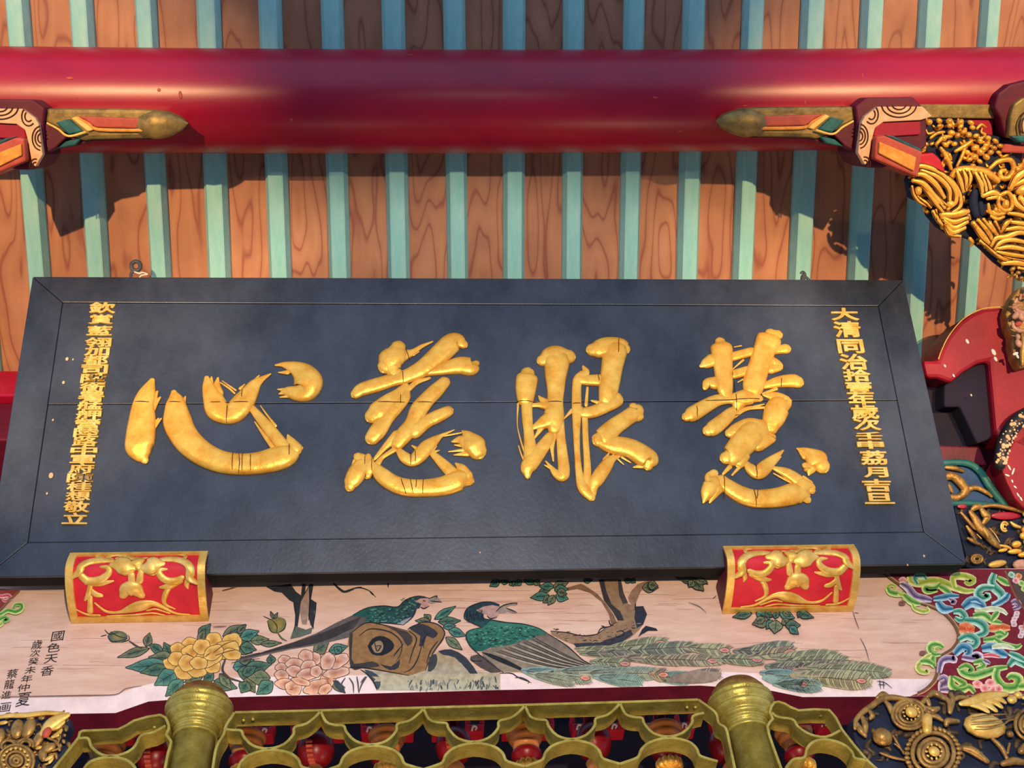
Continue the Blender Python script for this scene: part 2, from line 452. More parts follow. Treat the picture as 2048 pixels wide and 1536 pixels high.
# ---- eave beam that carries the feet of the rafters
e0 = PLK.at(-120, 748); e1 = PLK.at(2200, 722)
mb = MB()
Y0, Y1 = 2.60, 2.86
for (za, zb, mi) in ((4.575, 4.70, 0), (4.40, 4.575, 1)):
    yy = Y0 if mi == 0 else Y0 + 0.03
    mb.add([(x, y, z) for z in (za, zb) for y in (yy, Y1) for x in (-2.6, 3.0)],
           [(0, 2, 3, 1), (4, 5, 7, 6), (0, 1, 5, 4), (2, 6, 7, 3), (0, 4, 6, 2), (1, 3, 7, 5)], mi)
tag(mb.build('eave_beam', [M['red'], M['darkred']], bevel=0.006), 'straight red beam under the rafter feet behind the black plaque', 'beam')
# dark boarding behind the plaque
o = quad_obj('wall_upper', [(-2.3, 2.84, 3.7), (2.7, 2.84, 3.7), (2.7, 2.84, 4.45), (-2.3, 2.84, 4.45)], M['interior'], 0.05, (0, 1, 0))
o['kind'] = 'structure'

# ================================================================ BLACK PLAQUE
TL = R_(23.2)
BP = Plane(onY(960, 1142, 2.6), (0, -math.cos(TL), -math.sin(TL)))
OUT = [(65, 553), (1807, 559.5), (1933, 1128), (-31, 1155)]      # TL TR BR BL
INN = [(125, 605), (1757, 612), (1848, 1064), (55, 1085)]
plaque = thing('plaque', BP.at(960, 1142), 'large black lacquered plaque with four big gold characters, leaning forward', 'plaque')
BT = 0.085
mb = MB(); slab(mb, BP, [(p[0], p[1]) for p in OUT], BT - 0.012, -0.012); 
# shrink the core a touch so that the rails stand around it
mb.build('backing', M['gap'], plaque)
def inset(poly, d):
    c = (sum(p[0] for p in poly) / len(poly), sum(p[1] for p in poly) / len(poly))
    out = []
    k = len(poly)
    for i in range(k):
        a, b, e = (np.array(poly[(i + j) % k][:2], float) for j in (-1, 0, 1))
        u = nz(a - b); w = nz(e - b); s = abs(u[0] * w[1] - u[1] * w[0])
        out.append(tuple(b + (u + w) * d / max(s, 0.15)))
    return out
def rail(poly, name, lift=0.0):
    mb = MB(); slab(mb, BP, inset(poly, 0.34), 0.016 if name == 'panel_board' else BT + 0.004, lift)
    return mb.build(name, M['board'], plaque, bevel=0.002)
rail([OUT[0], OUT[1], INN[1], INN[0]], 'frame_rail')
rail([OUT[1], OUT[2], INN[2], INN[1]], 'frame_rail')
rail([OUT[2], OUT[3], INN[3], INN[2]], 'frame_rail')
rail([OUT[3], OUT[0], INN[0], INN[3]], 'frame_rail')
fr = (808 - 605) / (1085 - 605.); fr2 = (800 - 612) / (1064 - 612.)
ML = (INN[0][0] + (INN[3][0] - INN[0][0]) * fr, 808.5); MR = (INN[1][0] + (INN[2][0] - INN[1][0]) * fr2, 800)
rail([INN[0], INN[1], MR, ML], 'panel_board', -0.001)
rail([ML, MR, INN[2], INN[3]], 'panel_board', -0.002)

# ---- the four characters, each stroke an inflated relief
c1, c2, c3, c4 = crop(220, 640, 460 / 2048), crop(660, 640, 340 / 1411), crop(1000, 640, 340 / 1374), crop(1340, 640, 340 / 1339)
CH = {}
CH['heart'] = (c1, [
 [(375,545,26),(335,650,72),(300,760,92),(288,900,112),(272,1050,122),(265,1140,116),(290,1215,72),(310,1250,34)],
 [(422,640,10),(392,700,30),(372,760,40)], [(448,692,9),(405,740,26),(370,790,40)], [(457,880,7),(412,928,20),(380,960,30)], [(432,880,7),(402,918,15)],
 [(570,650,26),(585,720,72),(590,800,96),(602,900,118),(640,1000,116),(712,1100,113),(830,1195,106),(980,1262,98),(1150,1287,95),(1320,1277,98),(1480,1240,108),(1580,1205,98),(1655,1160,58),(1695,1145,24)],
 [(672,685,7),(652,735,24),(620,770,50)],
 [(1585,1030,10),(1612,1090,45),(1640,1150,70)],
 [(1250,770,28),(1340,880,42),(1440,1000,52),(1570,1160,55)], [(1340,765,4),(1400,850,8),(1475,945,13)], [(1290,910,6),(1380,1040,16),(1455,1145,20)],
 [(862,520,22),(880,600,55),(918,700,84),(960,800,100),(1040,850,80),(1110,825,95),(1185,740,95),(1240,660,76),(1292,580,52),(1352,530,28),(1430,483,7)],
 [(962,520,10),(952,590,32),(960,660,50)], [(905,512,8),(900,570,24)], [(1330,495,5),(1270,560,16),(1220,640,30)], [(1200,575,5),(1160,612,14)],
 [(985,560,6),(1060,610,9),(1110,655,8)], [(1000,545,4),(1120,628,8)],
 [(1475,405,8),(1545,402,26),(1645,430,62),(1722,482,100),(1765,560,124),(1745,635,98),(1665,655,72),(1575,640,42),(1510,660,8)],
 [(1515,690,6),(1600,680,18),(1680,675,40)], [(1500,470,5),(1580,470,22)], [(1495,620,6),(1560,625,20)]])
CH['compassion'] = (c2, [
 [(565,235,62),(545,290,92),(490,350,88),(465,385,68)], [(500,330,95),(530,430,60),(575,455,42)],
 [(590,300,62),(680,272,28),(760,222,17),(850,182,7)], [(690,292,12),(738,265,6)],
 [(215,615,42),(265,580,55),(380,545,60),(520,502,55),(640,470,60),(780,400,74),(900,300,84),(1000,205,86),(1055,180,70),(1105,205,38)],
 [(760,430,45),(950,405,55),(1080,382,74),(1175,392,74),(1212,365,28)],
 [(630,545,22),(560,625,50),(480,690,70),(400,765,84),(355,800,64)], [(640,600,26),(620,650,45),(540,730,62),(470,820,58),(400,920,68),(352,980,60)],
 [(825,485,12),(720,522,20),(640,590,24),(600,640,20)], [(640,530,8),(560,592,14)],
 [(948,522,48),(880,590,60),(800,670,64),(740,745,70),(680,860,58),(620,950,68),(560,1030,55)],
 [(978,762,46),(900,800,54),(800,850,54),(700,925,64)], [(560,965,50),(470,1045,28),(385,1140,16),(370,1160,10)], [(550,1070,24),(440,1140,18),(395,1195,26)],
 [(235,1140,38),(270,1172,50),(225,1270,74),(180,1350,62),(165,1385,42)], [(200,1165,9),(176,1240,8)], [(318,1132,22),(330,1220,46),(312,1290,34)],
 [(375,1215,34),(425,1285,62),(520,1355,68),(640,1393,72),(800,1396,72),(950,1378,80),(1080,1330,84),(1150,1335,44)], [(1045,1195,10),(1090,1235,40),(1130,1300,55)],
 [(570,1085,26),(620,1142,46),(680,1172,48),(740,1132,58),(800,1062,58),(860,1010,42),(930,960,16),(1030,915,5)],
 [(880,1050,8),(840,1090,22)], [(905,1085,6),(850,1102,16)], [(680,1045,6),(722,1072,18)], [(925,968,6),(1000,955,8),(1090,938,6)],
 [(850,1112,26),(930,1190,42),(1020,1280,52)],
 [(1100,925,8),(1132,955,42),(1190,1035,92),(1220,1085,78)], [(1015,1012,9),(1085,1000,38),(1150,1040,60)],
 [(1035,1040,6),(1130,1050,22)], [(985,1095,5),(1120,1080,16)], [(1028,1122,5),(1140,1112,26)]])
CH['eye'] = (c3, [
 [(222,440,56),(218,470,82),(208,560,80),(205,640,66)], [(215,650,44),(220,800,42),(232,920,40),(245,1060,52),(240,1120,50)],
 [(145,680,9),(140,850,4),(168,980,6),(200,1080,9)], [(150,1020,5),(168,1080,6),(192,1135,8)],
 [(345,330,48),(400,310,86),(470,300,92),(545,300,62)], [(460,330,100),(450,450,84),(450,560,68),(445,660,62),(440,780,74),(440,880,54)],
 [(492,700,18),(490,900,32),(500,1050,40),(515,1200,46),(505,1262,46),(455,1245,34),(405,1185,14),(370,1145,7)], [(360,1175,5),(420,1205,16)],
 [(250,692,18),(320,690,24),(400,705,50),(420,790,70),(350,835,52),(275,870,22),(230,892,10)], [(350,850,30),(280,955,7)], [(440,900,30),(420,1020,18),(430,1140,7)],
 [(405,945,40),(330,1050,54),(260,1140,64),(222,1205,56),(222,1262,24)],
 [(315,620,8),(342,650,25),(400,685,32)],
 [(750,245,54),(790,240,74),(870,222,82),(970,212,66),(1005,235,46)], [(930,250,94),(905,380,84),(890,480,80),(872,590,74),(860,640,62)],
 [(672,378,10),(690,425,34),(640,480,44),(620,530,36),(618,680,38),(618,800,34),(618,950,26),(625,1100,24),(640,1250,30),(672,1360,44),(735,1432,34)],
 [(650,485,42),(720,490,45),(800,490,50)], [(706,550,10),(695,690,14)],
 [(945,625,38),(948,660,44),(860,700,50),(750,745,50),(665,752,44),(640,720,30)],
 [(685,790,24),(690,950,24),(700,1100,26),(705,1230,30),(690,1340,30)], [(512,805,5),(580,735,17)],
 [(1078,705,34),(1100,740,62),(1020,800,64),(920,870,70),(835,955,80),(800,975,56)], [(1135,720,20),(1110,770,55)],
 [(800,968,56),(900,1010,74),(1050,1040,80),(1160,1105,86),(1205,1135,76),(1195,1180,40)],
 [(965,1105,8),(900,1130,35),(845,1200,52),(785,1290,54),(755,1350,38),(752,1410,24)],
 [(880,1078,5),(850,1130,22)], [(920,1085,5),(890,1140,22)], [(940,1095,5),(905,1150,20)],
 [(1055,1155,5),(985,1112,10)], [(1000,1170,4),(955,1130,7)], [(1078,1192,6),(1150,1180,26)], [(740,655,8),(790,670,16)]])
CH['wisdom'] = (c4, [
 [(395,180,42),(402,215,82),(410,300,78),(420,420,70),(430,540,62),(445,600,44)], [(330,320,52),(275,350,38),(245,365,16)], [(350,500,52),(295,500,38),(275,535,22)],
 [(790,115,46),(780,150,92),(742,240,84),(705,350,80),(672,450,84),(650,540,78),(640,600,52)], [(800,130,60),(845,120,40)], [(800,235,48),(860,235,36),(910,230,40)],
 [(770,330,50),(820,335,36),(858,370,32),(790,390,40)], [(490,292,36),(640,252,36)], [(500,432,36),(610,402,38)], [(495,388,4),(575,318,9)], [(533,492,4),(578,468,7)], [(505,215,4),(560,205,6)],
 [(130,765,38),(165,750,58),(240,705,58),(360,640,48),(460,625,40),(540,625,60),(640,605,62),(700,620,30)],
 [(740,522,26),(850,492,44),(960,482,54),(1000,490,50)], [(730,582,8),(835,545,14)],
 [(300,875,44),(335,858,58),(420,792,54),(480,735,44),(505,710,30)], [(500,770,12),(600,702,17),(745,692,10)], [(740,665,5),(660,685,9)], [(535,660,58),(520,715,18)],
 [(740,592,14),(830,612,44),(915,645,44),(855,685,86),(812,780,84),(790,850,58)],
 [(470,895,38),(525,872,55),(620,832,58),(700,860,80)], [(700,870,80),(640,905,105),(560,990,96),(485,1075,82),(440,1090,50)], [(690,980,60),(790,935,42),(805,925,28)], [(560,1070,66),(545,1120,50)],
 [(565,1140,16),(490,1222,8)], [(470,1160,18),(420,1212,12)],
 [(345,1212,34),(305,1240,34),(332,1290,66),(292,1370,52),(262,1440,8)], [(360,1330,58),(332,1400,24),(312,1440,8)],
 [(408,1270,48),(450,1310,58),(560,1378,68),(680,1410,70),(850,1400,76),(980,1372,82),(1055,1395,58),(1078,1415,32)], [(1040,1310,66),(1100,1320,42),(1112,1340,32)], [(1050,1235,9),(1100,1290,26)],
 [(590,1112,12),(630,1170,42),(690,1208,50),(740,1170,55),(800,1110,38),(890,1030,7)], [(872,1078,5),(815,1125,22)],
 [(820,1170,18),(920,1210,42),(1010,1270,48),(1060,1325,48)], [(815,1210,5),(880,1245,9),(950,1280,12)],
 [(1000,1015,7),(1070,1045,42),(1150,1105,88),(1190,1148,64)], [(1065,1150,26),(1100,1172,50),(1092,1222,8)], [(1010,1030,5),(1060,1075,30)]])
CLAB = {'heart': 'leftmost big gold character, four wide-spread strokes', 'compassion': 'big gold character second from the left',
        'eye': 'big gold character third from the left', 'wisdom': 'rightmost big gold character, many crossing strokes'}
CRK = {'heart': [[(215,742),(370,750)],[(500,742),(680,750)],[(870,752),(1270,748)],[(1050,750),(1042,925)],[(1100,1190),(1092,1370)],[(1150,1190),(1160,1290),(1150,1370)],[(1185,1195),(1180,1370)],[(1255,1210),(1258,1370)],[(1600,1115),(1602,1215)],[(1180,625),(1178,700)]],
 'compassion': [[(400,695),(650,695)],[(660,695),(870,695)],[(585,630),(588,700)],[(605,440),(610,525)],[(622,230),(660,330)],[(290,1120),(295,1310)],[(345,1150),(350,1320)],[(590,1330),(630,1450)],[(665,1330),(690,1450)],[(720,1330),(712,1400)],[(775,1330),(768,1450)],[(668,1100),(670,1205)],[(708,1100),(710,1205)]],
 'eye': [[(135,665),(270,670)],[(390,672),(505,672)],[(585,682),(655,680)],[(955,160),(950,280)],[(790,440),(798,500)]],
 'wisdom': [[(230,650),(700,630)],[(505,490),(520,720)],[(478,300),(490,480)],[(205,690),(212,800)],[(870,470),(870,530)],[(420,1225),(425,1400)],[(655,1345),(675,1475)],[(685,1345),(675,1420)],[(672,1140),(680,1250)],[(540,750),(505,760)]]}
for k, (T, strokes) in CH.items():
    mb = MB()
    for s in strokes: stroke(mb, BP, s, T, lift=0.002, flat=0.46, sub=6, seg=18, k=1.07, pw=0.78)
    ch = mb.build('character', M['gold'], plaque, smooth=True); ch['label'] = CLAB[k]
    # hairline cracks in the gilding, draped over the stroke they cross
    def height(px, py):
        best = 0
        for s in strokes:
            S = [np.array(T(*q)) for q in s]
            for a, b in zip(S[:-1], S[1:]):
                d = b[:2] - a[:2]; L2 = d.dot(d) or 1
                t = min(1, max(0, (np.array([px, py]) - a[:2]).dot(d) / L2))
                q = a + (b - a) * t; dd = (px - q[0]) ** 2 + (py - q[1]) ** 2
                if dd < q[2] ** 2: best = max(best, math.sqrt(q[2] ** 2 - dd) * 0.5)
        return best
    for c in CRK[k]:
        mb = MB()
        S = smooth_pts([T(*q)[:2] for q in c], 8)
        P = []
        for q in S:
            sc = BP.scale(*q); P.append(BP.at(q[0] + random.uniform(-.4, .4), q[1], 0.0026 + height(*q) * sc * 1.04))
        tube(mb, P, [0.0011] * len(P), BP.n, 1.0, 5)
        mb.build('crack', M['crack'], ch)

# ---- inscription columns: one glyph object for each character, from the built-in typeface
def glyph(chx, cx, cy, w, h, lean, parent, bold=0.012):
    cu = bpy.data.curves.new('glyph', 'FONT'); cu.body = chx; cu.extrude = 0.06; cu.bevel_depth = 0.018; cu.bevel_resolution = 1
    cu.offset = bold; cu.align_x = 'LEFT'; cu.resolution_u = 3
    to = bpy.data.objects.new('glyph', cu); COL.objects.link(to)
    dg = bpy.context.evaluated_depsgraph_get(); dg.update()
    me = bpy.data.meshes.new_from_object(to.evaluated_get(dg))
    bpy.data.objects.remove(to); bpy.data.curves.remove(cu)
    if not len(me.vertices): return None
    P = np.array([v.co[:] for v in me.vertices])
    lo, hi = P.min(0), P.max(0)
    out = []
    s = BP.scale(cx, cy)
    for p in P:
        u = (p[0] - lo[0]) / (hi[0] - lo[0]) - 0.5; v = 0.5 - (p[1] - lo[1]) / (hi[1] - lo[1]); z = (p[2] - lo[2]) / (hi[2] - lo[2])
        out.append(BP.at(cx + u * w - v * h * lean, cy + v * h, -0.002 + z * 0.009))
    for v, q in zip(me.vertices, out): v.co = Vector(q)
    me.materials.clear(); me.materials.append(M['palegold']); me.update()
    o = bpy.data.objects.new('glyph', me); COL.objects.link(o); o.parent = parent; o.matrix_parent_inverse = wm(parent).inverted()
    return o
def inscription(text, rows, label):
    mb = MB()
    e = bpy.data.objects.new('inscription', None); COL.objects.link(e); e.parent = plaque; e.matrix_parent_inverse = wm(plaque).inverted()
    e['label'] = label; e.empty_display_size = 0.05
    for chx, (cx, cy, w, h, lean) in zip(text, rows): glyph(chx, cx, cy, w, h, lean, e)
rt = '大清同治拾壹年歲次壬申荔月吉旦'
ry = [(1688,630,57,25),(1693,660,55,32),(1700,694,53,28),(1706,725,56,32),(1713,752,56,24),(1717,777,54,25),(1722,801,54,25),(1728,825,56,30),
      (1733,850,55,25),(1737,873,53,15),(1740,891,54,16),(1746,917,55,29),(1750,946,50,21),(1753,972,58,25),(1757,998,60,22)]
inscription(rt, [(a, b, w, h, -0.2) for a, b, w, h in ry], 'short column of small gold characters on the right edge')
lt = '欽賞藍翎加都司陞銜署艋舺營陸路中軍府陳桂想敬立'
gaps = [23, 23, 23] + [0] * (len(lt) - 6) + [22, 23]
rest = (1038 - 617 - sum(gaps)) / gaps.count(0)
ys = [617]
for g in gaps: ys.append(ys[-1] + (g or rest))
rows = []
for i, y in enumerate(ys):
    h = 19 if 0 < i < len(ys) - 2 else 23
    rows.append((206 - (y - 617) * 0.131, y, 54 - (3 if i % 3 else 0), h, 0.14))
inscription(lt, rows, 'long column of small gold characters on the left edge')
# chipped lacquer specks
for x, y, r in ((102,951,4.5),(134,718,3),(146,719,1.6),(127,765,2.6),(106,840,1.8),(94,987,2),(1848,1112,2),(1815,1130,1.6),(960,1105,1.5)):
    mb = MB(); c = BP.at(x, y, 0.0005); s = BP.scale(x, y); blob(mb, c, r * s, r * s * 1.4, 0.001, BP.n)
    mb.build('chipped_speck', M['cream'], plaque)

# ---- ring and hook standing on the top edge of the plaque
e = BP.at(272, 548, -0.03)
ring = thing('iron_ring', e, 'small grey iron ring with white string on the top left edge of the plaque', 'ring')
mb = MB(); pl = Plane(e, BP.n)
stroke(mb, pl, [(272 + 9 * math.cos(a), 532 + 9 * math.sin(a), 4.2) for a in np.linspace(0, 2 * math.pi, 17)], flat=0.9, sub=2)
stroke(mb, pl, [(268, 541, 3.5), (262, 548, 3), (262, 560, 3)], flat=0.9)
mb.build('ring', M['iron'], ring, smooth=True)
mb = MB(); stroke(mb, pl, [(270, 546, 1.6), (280, 549, 2.2), (286, 547, 1.6), (296, 551, 1.4), (284, 553, 1.6), (278, 560, 1.5)], lift=0.006, flat=1)
mb.build('string', M['string'], ring, smooth=True)
e = BP.at(1608, 556, -0.03); pl = Plane(e, BP.n)
mb = MB(); stroke(mb, pl, [(1602, 546, 2.5), (1606, 544, 3), (1609, 549, 4), (1606, 555, 5), (1606, 568, 6)], flat=0.8)
stroke(mb, pl, [(1609, 552, 3), (1615, 557, 3), (1622, 566, 3)], flat=0.8)
tag(mb.build('iron_hook', M['iron'], smooth=True), 'small bent iron hook on the top right edge of the plaque', 'hook')

# ================================================================ PAINTED BEAM UNDER THE PLAQUE
FY = 2.72
FX = [-220, 0, 178, 237, 267, 309, 400, 600, 1000, 1400, 1600, 1680, 1858, 2048, 2260]
FO = [1400, 1397, 1394, 1388, 1376, 1366, 1358, 1352, 1347, 1342, 1350, 1357, 1358, 1356, 1352]
BX = [-220, 0, 231, 297, 347, 457, 1000, 1400, 1541, 1605, 1820, 2048, 2260]
BO = [1432, 1430, 1426, 1403, 1399, 1394.6, 1380, 1371, 1381, 1394, 1393, 1390, 1386]
fold = lambda x: float(np.interp(x, FX, FO))
bott = lambda x: float(np.interp(x, BX, BO))
LV = nz((0, -1, -0.45))
def mural_at(x, y, lift=0.0):
    f = fold(x)
    if y <= f: return onY(x, y, FY) + LV * lift
    a = onY(x, f, FY); b = onY(x, bott(x), FY + 0.03)
    n = nz((0, -(a[2] - b[2]), -(b[1] - a[1])))
    return on_plane(x, y, a, n) + LV * lift
beam = thing('painted_beam', (0.3, FY, 3.6), 'pale pink wooden beam painted with peacocks and peonies below the black plaque', 'beam')
xs = sorted(set(list(range(-220, 2261, 20)) + FX + BX))
rows = []
for x in xs:
    rows.append([onY(x, 1158 - (x + 31) * 0.0102, FY), onY(x, fold(x), FY), onY(x, bott(x), FY + 0.03)])
def strip_mesh(i, j, name, m, parent):
    mb = MB(); V = []
    for r in rows: V += [r[i], r[j]]
    mb.add(V, [(2 * k, 2 * k + 1, 2 * k + 3, 2 * k + 2) for k in range(len(rows) - 1)])
    return mb
mb = strip_mesh(0, 1, '', None, None)
n0 = len(mb.v)
V = list(mb.v); k = len(rows)
top_back = [(r[0][0], FY + 0.16, r[0][2]) for r in (rows[0], rows[-1])]
mb.add([rows[0][0], rows[-1][0], top_back[1], top_back[0]], [(0, 1, 2, 3)])
mb.build('painted_face', M['mural'], beam)
strip_mesh(1, 2, '', None, None).build('lit_lower_band', M['murallit'], beam)
# maroon underside
mb = MB(); V = []
for r in rows: V += [r[2], r[2] + np.array([0, 0.135, 0.0])]
mb.add(V, [(2 * q, 2 * q + 1, 2 * q + 3, 2 * q + 2) for q in range(len(rows) - 1)])
V = []
for r in rows: V += [r[2] + np.array([0, 0.135, 0]), r[2] + np.array([0, 0.135, 0.4])]
mb.add(V, [(2 * q, 2 * q + 1, 2 * q + 3, 2 * q + 2) for q in range(len(rows) - 1)])
mb.build('underside', M['darkred'], beam)

# ================================================================ CARVED REST BLOCKS
p0 = BP.at(290, 1109, 0.006); top0 = (p0[1], p0[2])
zb = onY(290, 1241, FY)[2]; zt = top0[1]; dz = zt - zb
RB0 = BP.at(290, 1153, 0.004); RB1 = RB0 - BP.n * (BT + 0.012) + np.array([0, 0, -0.003])
def prof_pts():
    A = [top0, (2.562, zt - 0.30 * dz), (2.566, zt - 0.50 * dz), (2.59, zt - 0.70 * dz), (2.63, zt - 0.86 * dz), (2.68, zt - 0.97 * dz), (FY - 0.001, zb)]
    return smooth_pts([np.array(a) for a in A], 6)
PRF = prof_pts()
def block(xl, xr, yoff, label, mirror):
    off = yoff
    b = thing('rest_block', ((xl + xr) / 2, FY, zb + off), label, 'block', 'carved rest blocks under the plaque')
    Pn = []
    for i, q in enumerate(PRF):
        a = PRF[max(0, i - 1)]; c = PRF[min(len(PRF) - 1, i + 1)]; t = nz(c - a)
        nn = np.array([t[1], -t[0]])
        if nn[0] > 0: nn = -nn
        Pn.append(nn)
    def surf(u, v, lift=0.0):
        s = min(max(v, 0), 1) * (len(PRF) - 1); i = min(int(s), len(PRF) - 2); f = s - i
        q = PRF[i] * (1 - f) + PRF[i + 1] * f; nn = Pn[i] * (1 - f) + Pn[i + 1] * f
        return np.array([xl + (xr - xl) * u, q[0] + nn[0] * lift, q[1] + off + nn[1] * lift])
    def nrm(v):
        i = int(min(max(v, 0), 1) * (len(PRF) - 1)); return np.array([0, Pn[i][0], Pn[i][1]])
    # body
    mb = MB(); V = []
    for u in (0.0, 1.0):
        for i in range(len(PRF)): V.append(surf(u, i / (len(PRF) - 1)))
        X_ = xl + (xr - xl) * u            # rebate that receives the lower edge of the plaque
        V.append(np.array([X_, FY - 0.0005, RB1[2] + off])); V.append(np.array([X_, RB1[1], RB1[2] + off])); V.append(np.array([X_, RB0[1], RB0[2] + off]))
    k = len(PRF) + 3
    mb.add(V, [(i, i + 1, i + 1 + k, i + k) for i in range(len(PRF) - 1)], 0)
    mb.add([v for v in V], [tuple(range(k)), tuple(reversed(range(k, 2 * k))), (k - 1, 0, k, 2 * k - 1), (k - 2, k - 1, 2 * k - 1, 2 * k - 2), (k - 3, k - 2, 2 * k - 2, 2 * k - 3), (k - 4, k - 3, 2 * k - 3, 2 * k - 4)], 1)
    mb.build('body', [M['brightred'], M['darkred']], b)
    # gold border
    def border(u0, u1, v0, v1):
        mb = MB(); nu, nv = 8, 28; h = 0.007
        V = [surf(u0 + (u1 - u0) * i / nu, v0 + (v1 - v0) * j / nv, l) for l in (h, 0.0) for j in range(nv + 1) for i in range(nu + 1)]
        w = nu + 1; o = w * (nv + 1); Fc = [(j * w + i, j * w + i + 1, (j + 1) * w + i + 1, (j + 1) * w + i) for j in range(nv) for i in range(nu)]
        rim = [i for i in range(w)] + [j * w + nu for j in range(1, nv + 1)] + [nv * w + i for i in reversed(range(nu))] + [j * w for j in reversed(range(1, nv))]
        Fc += [(rim[q], rim[q] + o, rim[(q + 1) % len(rim)] + o, rim[(q + 1) % len(rim)]) for q in range(len(rim))]
        mb.add(V, Fc); return mb.build('gold_border', M['palegold'], b)
    border(0, 1, 0, 0.045); border(0, 1, 0.915, 1); border(0, 0.055, 0.045, 0.915); border(0.945, 1, 0.045, 0.915)
    # scrolls; crop units of the right hand block turned to u, v
    def uv(x, y):
        v = np.interp(y, [140, 330, 480, 640, 780, 880], [0.0, 0.17, 0.36, 0.58, 0.80, 0.95])
        l = np.interp(y, [140, 480, 640, 900], [190, 270, 280, 265]); r = np.interp(y, [120, 480, 640, 880], [1730, 1860, 1850, 1810])
        u = (x - l) / (r - l)
        return (1 - u if mirror else u), v
    W = (xr - xl) / 1560.0 * 1.22
    def scroll(name, lines, m='palegold', flat=0.42):
        mb = MB()
        for ln in lines:
            S = smooth_pts(ln, 5); P = []; rr = []
            for s in S:
                u, v = uv(s[0], s[1]); P.append(surf(u, v, 0.002)); rr.append(max(3, s[2]) * W)
            tube(mb, P, rr, nrm(uv(ln[len(ln) // 2][0], ln[len(ln) // 2][1])[1]), flat, 10)
        return mb.build(name, M[m], b, smooth=True)
    scroll('scroll', [[(810,330,14),(700,300,30),(580,310,36),(480,370,40),(440,460,42),(440,560,46),(385,600,30)], [(470,560,22),(490,620,24),(480,650,8)],
        [(540,560,26),(620,590,38),(720,580,34),(790,530,34),(780,480,22),(710,475,10)], [(560,590,26),(690,630,34),(790,640,14)],
        [(660,620,16),(730,680,28),(750,750,20),(640,790,8)], [(560,300,18),(470,275,20),(465,215,16),(530,195,8)]])
    scroll('scroll', [[(1255,330,14),(1400,310,32),(1540,330,36),(1650,400,38),(1710,490,42),(1785,545,22)],
        [(1690,520,32),(1600,575,38),(1460,565,38),(1370,505,32),(1380,440,24),(1450,430,10)], [(1620,590,26),(1470,600,30),(1320,580,10)],
        [(1570,600,24),(1600,680,26),(1640,720,12)], [(1590,640,20),(1520,680,30),(1460,690,22)], [(1580,700,24),(1590,800,30)], [(1300,310,22),(1420,260,30),(1450,205,20)]])
    scroll('scroll', [[(895,255,10),(990,285,24),(1090,255,26),(1130,195,22),(1250,180,20),(1335,230,20),(1300,290,22)], [(1160,230,22),(1240,262,14)]])
    scroll('flower', [[(745,390,30),(830,400,78),(900,440,80),(960,450,40)], [(1310,400,30),(1230,400,78),(1150,440,80),(1090,450,40)],
        [(1020,300,40),(1020,350,78),(1022,420,40)], [(870,500,40),(930,480,40)], [(1180,500,36),(1120,480,40)], [(1025,430,30),(1025,450,30)],
        [(1000,490,28),(1020,580,36)], [(1110,530,34),(1110,590,34)]], flat=0.35)
    scroll('wave', [[(1010,690,40),(1080,650,80),(1170,650,72),(1210,690,40)], [(480,850,10),(620,835,14),(760,780,22),(880,750,34),(1000,760,60),(1120,780,50),(1260,810,18),(1400,805,16),(1530,740,10)],
        [(700,830,9),(850,790,11),(950,800,10)], [(760,850,9),(900,825,11),(1100,840,12),(1400,850,12)], [(1490,840,14),(1620,830,14),(1750,780,8)]], m='palegold', flat=0.4)
    return b
xl, xr = onY(144, 1243, FY)[0], onY(418, 1239, FY)[0]
block(xl, xr, 0.0, 'red and gold scroll-carved block under the left half of the plaque', True)
xl2, xr2 = onY(1444, 1226, FY)[0], onY(1704, 1219, FY)[0]
zo = onY(1573, 1222, FY)[2] - onY(281, 1241, FY)[2]
block(xl2, xr2, zo, 'red and gold scroll-carved block under the right half of the plaque', False)

# ================================================================ GOLD POSTS AND GRILLE
GY = 2.585
POST_Y = 2.60
def post(x0, y0, dx, label, shift):
    a = onY(x0, y0, POST_Y); s = depth(a) / F
    def Z(y): return onY(x0 + dx * (y0 - y), y + shift, POST_Y)[2]
    p = thing('post', (a[0], POST_Y, 0), label, 'post', 'gold posts of the grille')
    mb = MB(); lathe(mb, (a[0], POST_Y, 0), [(42 * s, 0.0), (42 * s, Z(1478))], 32); mb.build('shaft', M['bronze'], p, smooth=False)
    for f in p.children[0].data.polygons: f.use_smooth = len(f.vertices) == 4
    mb = MB(); lathe(mb, (a[0], POST_Y, 0), [(r * s, Z(y)) for r, y in ((42.5, 1480), (46, 1479), (46, 1475), (43.5, 1474), (43.5, 1468), (47, 1467), (47, 1463), (45, 1462), (49, 1459), (55, 1456), (55, 1453), (51.5, 1452), (55, 1449), (61, 1444), (64, 1440), (64, 1437), (60.5, 1436), (64, 1433), (69, 1427), (70, 1423), (67, 1422), (67, 1419), (70, 1418), (69, 1414), (63, 1410), (60, 1406))], 40)
    mb.build('moulded_cap', M['bronze'], p, smooth=True)
    mb = MB(); lathe(mb, (a[0], POST_Y, 0), [(r * s, Z(y)) for r, y in ((60, 1406), (58, 1402), (58, 1399), (53, 1396), (51, 1391), (46, 1386), (30, 1383), (8, 1382))], 40)
    mb.build('rusty_crown', M['rust'], p, smooth=True)
    mb = MB(); blob(mb, (a[0] + 0.004, POST_Y - 69 * s + 0.004, Z(1419)), 5 * s, 5 * s, 5 * s, (0, -1, 0)); mb.build('screw', M['bronze'], p, smooth=True)
post(380.5, 1536, 0.16, 'gold painted post with moulded cap, left of the grille middle', 0)
post(1512, 1536, -0.24, 'gold painted post with moulded cap, right of the grille middle', -11)

